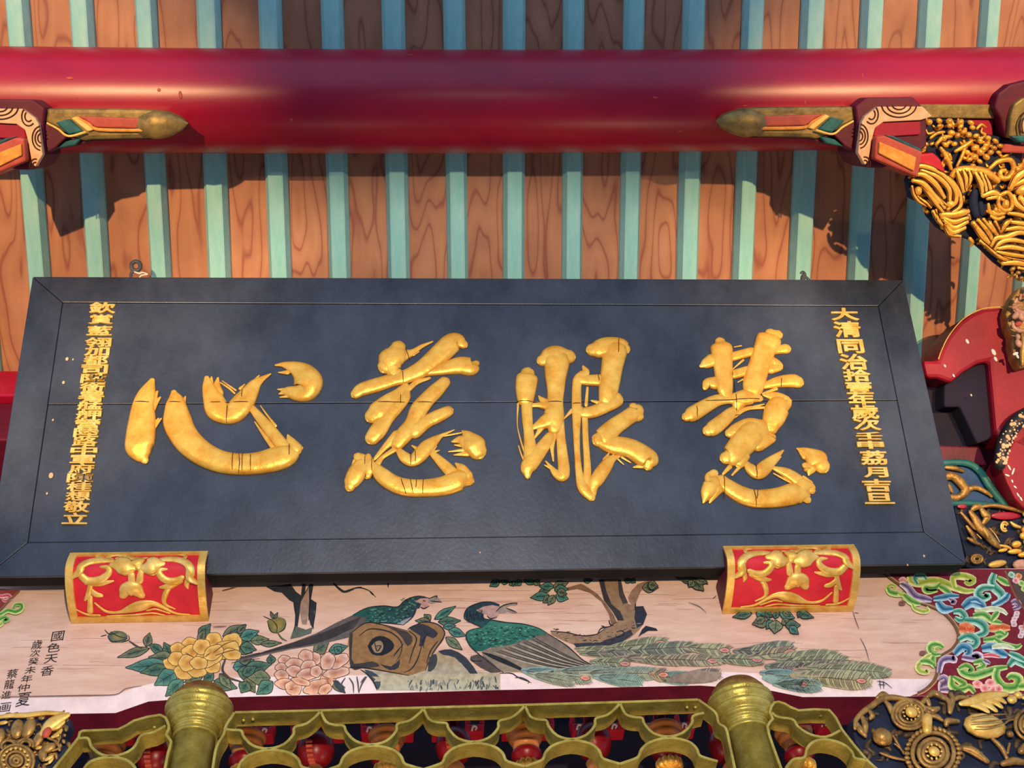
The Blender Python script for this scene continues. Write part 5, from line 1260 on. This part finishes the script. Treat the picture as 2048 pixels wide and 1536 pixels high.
for p in ([(940,520),(1010,470),(1100,470),(1200,500),(1270,570),(1270,650),(1230,720)],[(1060,570),(1080,640),(1110,600),(1070,600)],[(1330,480),(1390,540),(1360,640),(1330,740)],[(1430,600),(1400,700),(1350,780),(1290,810)],[(1560,560),(1500,640),(1470,740)],[(860,510),(990,418),(1120,432),(1320,480)],[(1320,470),(1440,413),(1560,432),(1612,510),(1530,640),(1480,740),(1460,800)],[(860,770),(960,770),(1100,790),(1330,832)],[(1120,540),(1160,560),(1180,600)],[(1480,500),(1440,560),(1450,620)],[(1210,680),(1240,640),(1290,580)]): A.line(p, 2.6, INK)
A.done('stump', 'hollow brown tree stump')
A = Art(z2)
A.poly([(960,790),(1100,800),(1330,835),(1470,790),(1500,690),(1570,640),(1680,650),(1780,720),(1850,800),(2048,815),(2048,945),(1700,950),(1080,948),(1050,880)], srgb(168,140,100), srgb(172,176,160), grad='y')
A.poly([(1560,640),(1660,625),(1780,690),(1880,830),(1850,860),(1790,790),(1690,690),(1600,670)], srgb(52,58,66), srgb(80,84,86), 2)
A.poly([(1490,690),(1540,660),(1555,710),(1530,780),(1480,800)], srgb(62,62,66), srgb(96,88,78), 2)
A.poly([(980,785),(1040,800),(1110,860),(1090,945),(1060,900),(1010,830)], srgb(60,76,86), srgb(96,110,112), 2)
rr = random.Random(8)
for k in range(70):
    x = rr.uniform(1320, 2030); y = rr.uniform(830, 930); A.line([(x, y), (x + rr.uniform(-30, 20), y + rr.uniform(20, 60))], rr.uniform(1, 5), rr.choice((srgb(84,98,106), srgb(120,128,124), srgb(60,72,84))), 2)
A.line([(1080,946),(1050,880),(1000,820),(950,785)], 3, INK); A.line([(1380,840),(1340,890),(1330,930)], 2.4, srgb(80,92,96)); A.done('rock')
# ---- tree on the right
A = Art(z3); T1, T2 = srgb(150,118,88), srgb(78,62,52)
A.poly([(1250,75),(1420,70),(1440,160),(1470,260),(1540,290),(1600,290),(1625,360),(1600,430),(1560,480),(1490,540),(1400,580),(1250,600),(1090,600),(980,560),(880,510),(870,482),(990,495),(1100,520),(1230,505),(1300,460),(1370,440),(1400,400),(1380,330),(1320,260),(1280,180)], T1, T2)
A.poly([(1250,80),(1290,75),(1310,170),(1350,270),(1420,330),(1450,400),(1400,400),(1360,330),(1290,240)], srgb(58,54,54), T2)
A.poly([(1400,80),(1425,80),(1445,180),(1480,260),(1440,270),(1410,200)], srgb(70,62,58), T2)
A.poly([(1540,290),(1600,285),(1630,350),(1600,430),(1550,460),(1530,380)], srgb(46,50,62), srgb(70,62,60))
A.poly([(1050,580),(1250,570),(1400,520),(1500,470),(1520,510),(1400,590),(1240,610),(1080,620)], srgb(52,54,60), srgb(92,74,60))
A.poly([(1000,140),(1110,110),(1150,130),(1240,190),(1310,270),(1370,360),(1390,410),(1350,440),(1330,350),(1270,250),(1180,180),(1080,150),(1000,165)], srgb(134,100,76), T2)
A.poly([(1480,215),(1510,160),(1560,110),(1640,85),(1700,80),(1620,125),(1580,170),(1550,240),(1530,300),(1490,250)], srgb(150,116,92), srgb(104,80,66))
A.poly([(1590,470),(1620,440),(1700,460),(1715,480),(1640,480),(1600,500),(1560,530)], srgb(40,44,56), srgb(84,70,64))
for k in range(60):
    x = rr.uniform(880, 1560); y = np.interp(x, [880, 1100, 1250, 1400, 1560], [500, 555, 550, 500, 430]) + rr.uniform(-40, 40); A.line([(x, y), (x + rr.uniform(10, 40), y + rr.uniform(-14, 10))], 1.6, rr.choice((INK, INK2, srgb(170,140,110))), 2)
for p in ([(870,482),(1000,495),(1120,520),(1230,508),(1300,460)],[(1240,505),(1270,460),(1340,445),(1390,410)],[(1390,490),(1430,480),(1450,510),(1400,530),(1380,510)],[(1330,395),(1340,430),(1370,440)],[(1600,500),(1650,470),(1710,478)],[(1270,440),(1310,455)],[(1540,260),(1535,320)]): A.line(p, 2.4, INK)
A.done('gnarled_tree', 'gnarled brown tree behind the right peacock')
leaves('tree_leaf', z3, [(470,85,390,130,60),(480,90,545,95,50),(560,90,580,130,50),(640,85,590,125,50),(660,80,760,110,50),(740,85,790,120,50),(880,130,780,170,60),(900,130,780,130,60),(890,140,1010,100,70),(900,160,1010,150,70),(860,200,710,220,70),(870,210,810,260,60),(900,200,850,280,60),(910,200,1010,230,80),(920,170,1000,190,60),(1130,90,1200,80,40),(1500,75,1540,100,40),(1590,140,1720,140,80),(1640,100,1680,170,50),(1450,80,1510,95,40),(1900,80,2000,90,50),(1960,80,2000,140,60),(1990,90,2060,150,60)])
# ---- right peacock
A = Art(z3); BD = srgb(40,58,72)
A.poly([(330,455),(270,430),(215,400),(190,365),(205,320),(250,280),(320,258),(400,254),(460,268),(475,295),(430,300),(370,320),(335,350),(350,385),(400,395),(450,400),(520,415),(480,470),(400,480)], BD, srgb(36,80,76), grad='y')
A.poly([(285,320),(340,290),(410,278),(470,290),(450,325),(465,350),(440,385),(400,375),(380,350),(330,345)], srgb(190,150,140), srgb(150,116,116))
A.poly([(440,330),(480,290),(560,258),(605,262),(600,278),(550,282),(510,300),(570,312),(608,335),(590,342),(530,330),(480,345)], srgb(158,140,130))
A.poly([(205,500),(270,465),(340,455),(400,400),(460,400),(560,418),(660,428),(750,450),(820,480),(850,500),(790,520),(720,545),(640,560),(560,590),(480,615),(400,610),(330,640),(280,640),(230,590),(200,545)], PG2, PG, grad='y')
A.poly([(330,640),(420,610),(560,590),(650,555),(730,540),(770,515),(860,505),(960,570),(1040,640),(1130,710),(1240,765),(1250,785),(1100,795),(960,800),(800,805),(620,800),(480,800),(340,690)], srgb(112,98,86), srgb(150,134,112), grad='y')
A.poly([(245,680),(300,665),(360,690),(440,760),(480,805),(400,810),(320,770),(250,720)], srgb(84,72,66), srgb(120,100,84))
rr = random.Random(6)
for k in range(200):
    x = rr.uniform(230, 780); y = rr.uniform(440, 600); top = np.interp(x, [230, 340, 420, 560, 780], [490, 460, 405, 420, 465]); bot = np.interp(x, [230, 330, 480, 640, 780], [580, 630, 605, 555, 515])
    if not top < y < bot: continue
    A.line([(x, y), (x + 10, y + 7), (x + 20, y - 1)], 1.7, rr.choice((INK, srgb(22,62,58), srgb(96,160,130))), 2)
for k in range(60):
    x = rr.uniform(200, 340); A.line([(x, rr.uniform(310, 420)), (x + 8, rr.uniform(310, 420))], 1.2, srgb(24,34,46), 1)
for k in range(15):
    t = k / 14.; A.line([(420 + 330 * t, 650 - 110 * t), (640 + 200 * t, 720 - 130 * t), (900 + 120 * t, 775 - 90 * t), (1180 + 40 * t, 790 - 25 * t)], 1.6, INK if k % 3 else srgb(190,176,152))
for k in range(9):
    t = k / 8.; A.line([(330 + 60 * t, 650 + 10 * t), (440 + 80 * t, 710), (640 + 40 * t, 795)], 1.5, INK)
for p in ([(330,455),(215,400),(190,365),(220,300),(320,258),(400,254),(470,275)],[(335,350),(350,385),(420,398),(520,415),(660,428),(780,462),(850,505)],[(320,455),(240,475),(205,510),(230,590),(300,660),(400,740),(500,810)],[(850,505),(1000,600),(1130,715),(1250,770)],[(440,330),(500,280),(600,262),(600,278)],[(520,300),(605,338)],[(245,680),(250,715),(330,720)],[(370,360),(400,385),(450,370)],[(470,815),(560,815),(620,850),(720,890)],[(590,850),(640,850),(700,880),(690,895)]): A.line(p, 2.2, INK)
A.done('right_peacock', 'green peacock with lowered head and spread tail feathers')
# ---- tail feathers of the right peacock
A = Art(z3); rr = random.Random(9)
FC1 = [srgb(140,142,110), srgb(150,134,110), srgb(124,126,110), srgb(156,148,116), srgb(128,116,108)]
def feather(x0, y0, x1, y1, w, eye=True, pale=False, T=z3):
    A.T = T
    a, b = np.array([x0, y0], float), np.array([x1, y1], float); d = b - a; n = np.array([-d[1], d[0]]) / np.linalg.norm(d)
    if n[1] > 0: n = -n
    c = rr.choice(FC1) if not pale else rr.choice((srgb(140,168,158), srgb(126,156,150), srgb(150,160,140)))
    c2 = tuple(min(1, v * 1.35) for v in c)
    hh = [(0.0, .1), (.2, .3), (.45, .45), (.7, .52), (.88, .42), (.97, .2)]
    pts = [a + d * t + n * w * h for t, h in hh] + [b] + [a + d * t - n * w * h for t, h in reversed(hh)]
    A.poly(pts, c, c2, 2, grad='x'); A.line([a, a + d * 0.5 + n * 2, b - d * 0.1], 1.6, INK2)
    m = max(8, int(np.linalg.norm(d) / 14))
    for k in range(m):
        t = 0.12 + 0.84 * k / m; h = np.interp(t, [q[0] for q in hh], [q[1] for q in hh]) * w
        for s in (1, -1):
            p = a + d * t; A.line([p, p + d / np.linalg.norm(d) * 16 + n * s * h * 0.6, p + d / np.linalg.norm(d) * 40 + n * s * h * rr.uniform(0.95, 1.15)], 1.1, rr.choice((INK, srgb(50,60,52), srgb(176,176,130) if not pale else srgb(70,100,96))), 2)
    if eye:
        p = a + d * 0.86; u = d / np.linalg.norm(d)
        for (l, ww, cc) in ((52, 22, srgb(60,52,52)), (46, 17, srgb(212,150,134)), (28, 9, srgb(190,112,108))):
            A.poly([p - u * l, p - u * l * 0.3 + n * ww, p + u * l * 0.4 + n * ww * 0.9, p + u * l * 0.8, p + u * l * 0.4 - n * ww * 0.9, p - u * l * 0.3 - n * ww], cc, cc, 2, True)
for q in ((1060,620,1500,640,70,False),(1080,640,1480,690,70),(1100,660,1530,655,80),(1300,620,1800,570,110),(1250,650,1800,660,90),(1400,690,2000,715,100),(1380,640,2040,605,100),(1500,700,2250,720,90),(1180,720,1500,745,90)): feather(*q)
for q in ((640,790,1000,860,120),(800,810,1200,860,110),(900,800,1380,790,90),(1100,815,1780,820,110),(700,820,1060,890,90,False),(1200,840,1600,890,110,False),(1650,840,2000,860,110,False)): feather(*q, pale=True)
for q in ((250,610,640,640,100),(500,700,900,712,100),(700,640,1130,600,100,False),(650,640,1000,645,90),(760,690,1150,640,90),(950,690,1500,690,120),(1000,720,1560,710,90,False),(900,760,1200,800,120),(1050,770,1620,740,70,False),(1150,790,1800,795,140),(1230,770,1900,815,110,False)): feather(*q, T=z4)
for q in ((130,870,560,820,110),(860,810,1180,860,110,False),(880,850,1250,915,120),(1100,830,1750,885,150),(960,900,1350,920,110,False),(0,830,120,830,110)): feather(*q, pale=q[3] > 850 and q[0] < 1000, T=z4)
A.T = z4
for p in ([(1780,880),(1840,890),(1900,935)],[(1790,905),(1850,910)],[(1800,870),(1810,940)],[(1830,880),(1835,940)]): A.line(p, 1.6, INK)
A.done('tail_feather', 'long eyed tail feathers of the right peacock')
leaves('hanging_leaf', z4, [(800,345,645,375,60),(830,340,940,390,70),(900,335,960,375,50),(990,340,980,390,50),(1010,335,1135,385,70),(1040,335,1100,370,40),(1150,340,1285,380,60),(1180,335,1160,380,40),(930,400,800,430,90),(900,385,810,420,60),(960,400,910,470,60),(990,400,975,505,110),(1040,390,1085,440,60),(1060,440,1180,440,80),(1090,450,1165,510,60)], 'leaf spray hanging below the right block')
A = Art(z4); A.poly([(190,60),(330,60),(440,75),(455,120),(420,110),(380,100),(300,95),(220,85)], srgb(88,96,76)); A.done('leaf_shadow'); leaves('tree_leaf', z4, [(330,80,420,170,80),(340,90,300,140,60),(350,80,450,110,50),(-20,120,60,130,70)])
# hairline cracks in the plaster
A = Art(z4)
for p in ([(490,230),(520,205)],[(300,260),(380,290),(440,340)],[(1590,330),(1620,420),(1640,470)],[(1650,540),(1690,620),(1720,720)],[(1600,340),(1640,345)]): A.line(p, 1.3, srgb(112,78,66))
A.T = z1
for p in ([(0,1060),(300,1055),(560,1050),(780,1045),(850,1005),(960,985)],[(1500,345),(1600,318)],[(1440,590),(1530,585)]): A.line(p, 1.8, srgb(128,90,76))
A.done('hairline')

# ---- red end panel with cloud scrolls, right
A = Art(z5); EB = [(300,160),(345,195),(420,250),(470,300),(505,352),(560,372),(640,400),(720,440),(780,500),(815,555),(830,610),(815,660),(780,705),(720,742),(685,765),(672,800),(680,850),(668,900),(640,945),(590,990),(540,1015),(490,1030)]
RD = srgb(122,30,42)
A.poly(EB + [(490,1040),(2030,1040),(2030,140),(300,140)], RD, srgb(138,34,46))
A.line(EB, 7.5, srgb(118,84,58), 3, False); A.line([(x + 14, y + 4) for x, y in EB], 2.2, srgb(190,150,110), 3, False)
A.done('red_end_panel')
A = Art(z5); LG, TG, TB, PU = (srgb(64,140,50), srgb(214,226,140)), (srgb(30,124,96), srgb(190,226,196)), (srgb(20,96,130), srgb(176,214,216)), (srgb(92,68,112), srgb(226,206,212))
OR = (srgb(206,80,36), srgb(240,180,120)); RS = (srgb(206,60,80), srgb(246,200,190)); YG = (srgb(150,170,40), srgb(232,226,150))
def cloudline(pts, w, c, curl=None):
    A.gline(pts, w * 1.4 * 0.284, c)
for pts, w, c in (
 ([(480,190),(500,230),(560,240),(620,225),(700,230),(800,270),(880,295),(940,290)],44,YG), ([(540,245),(520,200),(580,190),(600,215)],30,TG), ([(700,240),(660,270),(590,270),(610,300),(680,290)],34,LG), ([(800,270),(790,200),(860,190),(930,215),(900,240),(870,225)],40,YG), ([(690,260),(740,290),(780,320)],34,LG),
 ([(1080,170),(1060,230),(1080,270),(1130,320),(1120,370),(1060,390)],50,TG), ([(1080,270),(1000,270),(960,310),(990,345),(1040,330),(1010,315)],44,TG), ([(1100,200),(1150,230),(1190,250)],36,LG), ([(1180,310),(1150,350),(1060,400)],36,TB),
 ([(650,350),(720,340),(770,330),(830,330)],36,TB), ([(680,370),(720,420),(790,420)],50,TB), ([(760,350),(800,370),(770,380)],26,PU), ([(420,240),(470,270),(520,330),(600,350),(640,360)],44,PU), ([(410,225),(440,215),(460,235)],30,(srgb(214,140,140),srgb(250,220,210))),
 ([(860,410),(920,370),(980,390),(1010,420)],60,TB), ([(910,360),(950,355),(990,380)],30,TB), ([(940,425),(1000,430),(1060,420),(1130,430),(1170,460)],30,(srgb(200,206,150),srgb(238,238,210))),
 ([(790,440),(840,440),(870,480),(840,500),(800,480)],40,TG), ([(870,500),(960,510),(1010,550),(1000,590),(930,610)],50,TG), ([(1040,560),(1110,550),(1190,555)],50,OR), ([(830,560),(880,560),(940,570)],70,OR), ([(830,640),(890,610),(950,640),(930,680),(880,660)],46,TG),
 ([(930,470),(1000,460),(1060,500),(1130,520)],40,LG), ([(1060,500),(1090,460),(1110,440)],34,LG), ([(1000,640),(1080,630),(1150,600),(1170,580)],36,LG), ([(1080,630),(1140,670),(1230,690),(1270,670)],34,LG), ([(1150,600),(1120,580),(1080,590)],28,LG),
 ([(800,740),(850,690),(900,710),(870,760)],50,TB), ([(850,760),(930,770),(980,760),(950,740),(920,750)],40,PU), ([(990,700),(1060,690),(1120,730),(1170,750)],56,TB), ([(1060,690),(1140,680),(1220,700)],30,(srgb(200,206,150),srgb(238,238,210))), ([(1000,750),(1060,745),(1120,760)],24,RS),
 ([(690,870),(710,790),(760,770),(800,780),(790,750)],40,PU), ([(690,930),(720,910),(740,940),(710,950),(700,1000)],50,PU), ([(700,990),(760,990),(790,1020)],36,PU),
 ([(830,830),(860,870),(940,890),(1040,860),(1100,840),(1170,830)],46,LG), ([(830,840),(880,820),(920,850),(890,865)],34,LG), ([(930,800),(990,790),(1000,820),(950,840)],36,LG), ([(1000,780),(1050,805)],24,PU), ([(780,890),(780,960),(840,990),(900,970),(940,1010)],44,LG), ([(790,900),(840,930),(870,950),(830,965)],34,LG),
 ([(1100,840),(1090,900),(1140,970),(1230,970),(1250,910),(1200,890),(1170,910)],54,LG), ([(1180,820),(1220,780),(1270,800),(1300,830)],46,TG), ([(1180,730),(1250,760),(1300,790)],36,TG), ([(1250,970),(1310,960)],44,LG), ([(1200,380),(1230,370),(1250,400),(1210,420)],34,PU)):
    cloudline(pts, w, c)
for x, y in ((960, 950), (1010, 980), (1070, 990), (1110, 985), (1050, 940)): A.scallop(x, y, 38, 30, 20 * (x % 7), RS[0], RS[1], 5)
rr = random.Random(2)
for k in range(26): A.scallop(rr.uniform(840, 930), rr.uniform(535, 590), 5, 5, 0, srgb(250,150,80), srgb(230,90,50), 3)
for k in range(14): A.scallop(rr.uniform(1050, 1150), rr.uniform(545, 570), 5, 5, 0, srgb(250,150,80), srgb(230,90,50), 3)
A.line([(1155, 150), (1200, 270), (1250, 370), (1296, 430)], 4, srgb(120,84,60), 3, False)
A.poly([(1170, 150), (2030, 140), (2030, 440), (1300, 420), (1250, 350)], srgb(86,72,60))
for x, y, c in ((1200,180,TG),(1250,190,OR),(1270,240,LG),(1230,220,RS),(1290,280,LG)): A.scallop(x, y, 26, 22, 30, c[0], c[1], 4)
for k in range(9): A.scallop(1225 + 12 * math.cos(k) + (k > 4) * 40, 450 + k * 20, 22, 18, 0, srgb(190,140,140), srgb(236,214,206), 4)
A.poly([(1296, 470), (1400, 440), (1400, 640), (1310, 600), (1275, 550)], srgb(214,110,60))
A.done('cloud_scroll', 'green and blue cloud scrolls on the red end panel')
A = Art(z5)
for pts, w, c in (([(350,300),(330,270),(350,252),(380,262),(375,285)],20,YG), ([(325,270),(350,305),(420,315),(440,300)],34,LG), ([(400,310),(450,330),(460,350),(430,345)],28,YG), ([(440,320),(500,370),(560,385)],40,LG), ([(500,380),(520,420),(580,440),(615,430),(600,405)],24,YG),
 ([(720,690),(690,670),(640,670),(620,700),(650,740),(700,740)],36,LG), ([(690,690),(665,700),(670,720)],20,YG), ([(640,740),(600,760),(540,820),(560,860),(610,865),(600,840)],30,YG), ([(650,750),(640,790),(660,830)],40,LG), ([(560,790),(610,790),(650,810)],36,LG)): cloudline(pts, w, c)
for x, y in ((430, 380), (575, 730)): A.scallop(x, y, 26, 18, 0, srgb(120,78,62), srgb(140,96,78), 4)
A.done('corner_scroll')
# left red corner and green scroll
A = Art(z1); A.poly([(-60,330),(85,340),(140,345),(80,400),(40,440),(0,485),(-60,520)], srgb(140,60,52), srgb(164,84,70))
def cl1(pts, w, c): A.gline(pts, w * 1.4 * 0.297, c)
cl1([(-30,380),(20,385),(60,380),(75,400),(40,415),(20,400)], 22, RS); cl1([(-40,520),(20,500),(60,480),(110,490),(150,470),(150,440),(110,440),(95,465)], 26, LG); cl1([(-20,560),(30,530),(60,540),(20,560)], 26, LG); cl1([(-40,600),(10,575),(25,560)], 20, YG)
A.line([(140,345),(80,400),(40,440),(0,485),(-40,520)], 4, srgb(140,96,70)); A.done('corner_scroll')

# ---- brushed inscription and signature
def ink_glyph(chx, cx, cy, w, h, parent):
    cu = bpy.data.curves.new('ink_character', 'FONT'); cu.body = chx; cu.resolution_u = 3; cu.offset = 0.003
    to = bpy.data.objects.new('ink_character', cu); COL.objects.link(to)
    dg = bpy.context.evaluated_depsgraph_get(); dg.update()
    me = bpy.data.meshes.new_from_object(to.evaluated_get(dg)); bpy.data.objects.remove(to); bpy.data.curves.remove(cu)
    if not len(me.vertices): return
    P = np.array([v.co[:] for v in me.vertices]); lo, hi = P.min(0), P.max(0)
    for v, p in zip(me.vertices, P):
        u = (p[0] - lo[0]) / (hi[0] - lo[0] + 1e-9) - 0.5; t = 0.5 - (p[1] - lo[1]) / (hi[1] - lo[1] + 1e-9)
        v.co = Vector(mural_at(cx + u * w - t * h * 0.22, cy + t * h + u * w * -0.12, 0.0012))
    me.materials.clear(); me.materials.append(M['ink']); me.update()
    o = bpy.data.objects.new('ink_character', me); COL.objects.link(o); o.parent = parent; o.matrix_parent_inverse = wm(parent).inverted()
e = bpy.data.objects.new('brushed_inscription', None); COL.objects.link(e); e.parent = beam; e.matrix_parent_inverse = wm(beam).inverted(); e['label'] = 'three columns of black brushed characters'; e.empty_display_size = 0.05
for chx, x, y, w, h in (('國', 390, 648, 84, 66), ('色', 362, 725, 90, 62), ('天', 345, 800, 90, 58), ('香', 318, 882, 88, 66), ('歲', 250, 705, 70, 62), ('次', 238, 762, 66, 46), ('癸', 226, 818, 68, 50), ('未', 206, 876, 74, 50), ('年', 182, 935, 76, 50), ('仲', 160, 995, 82, 50), ('夏', 160, 1075, 96, 92), ('蔡', 84, 902, 72, 62), ('龍', 64, 972, 66, 64), ('進', 44, 1044, 66, 54), ('画', 36, 1128, 72, 62)):
    q = z1(x, y); ink_glyph(chx, q[0], q[1], w * 0.2968, h * 0.2968, e)
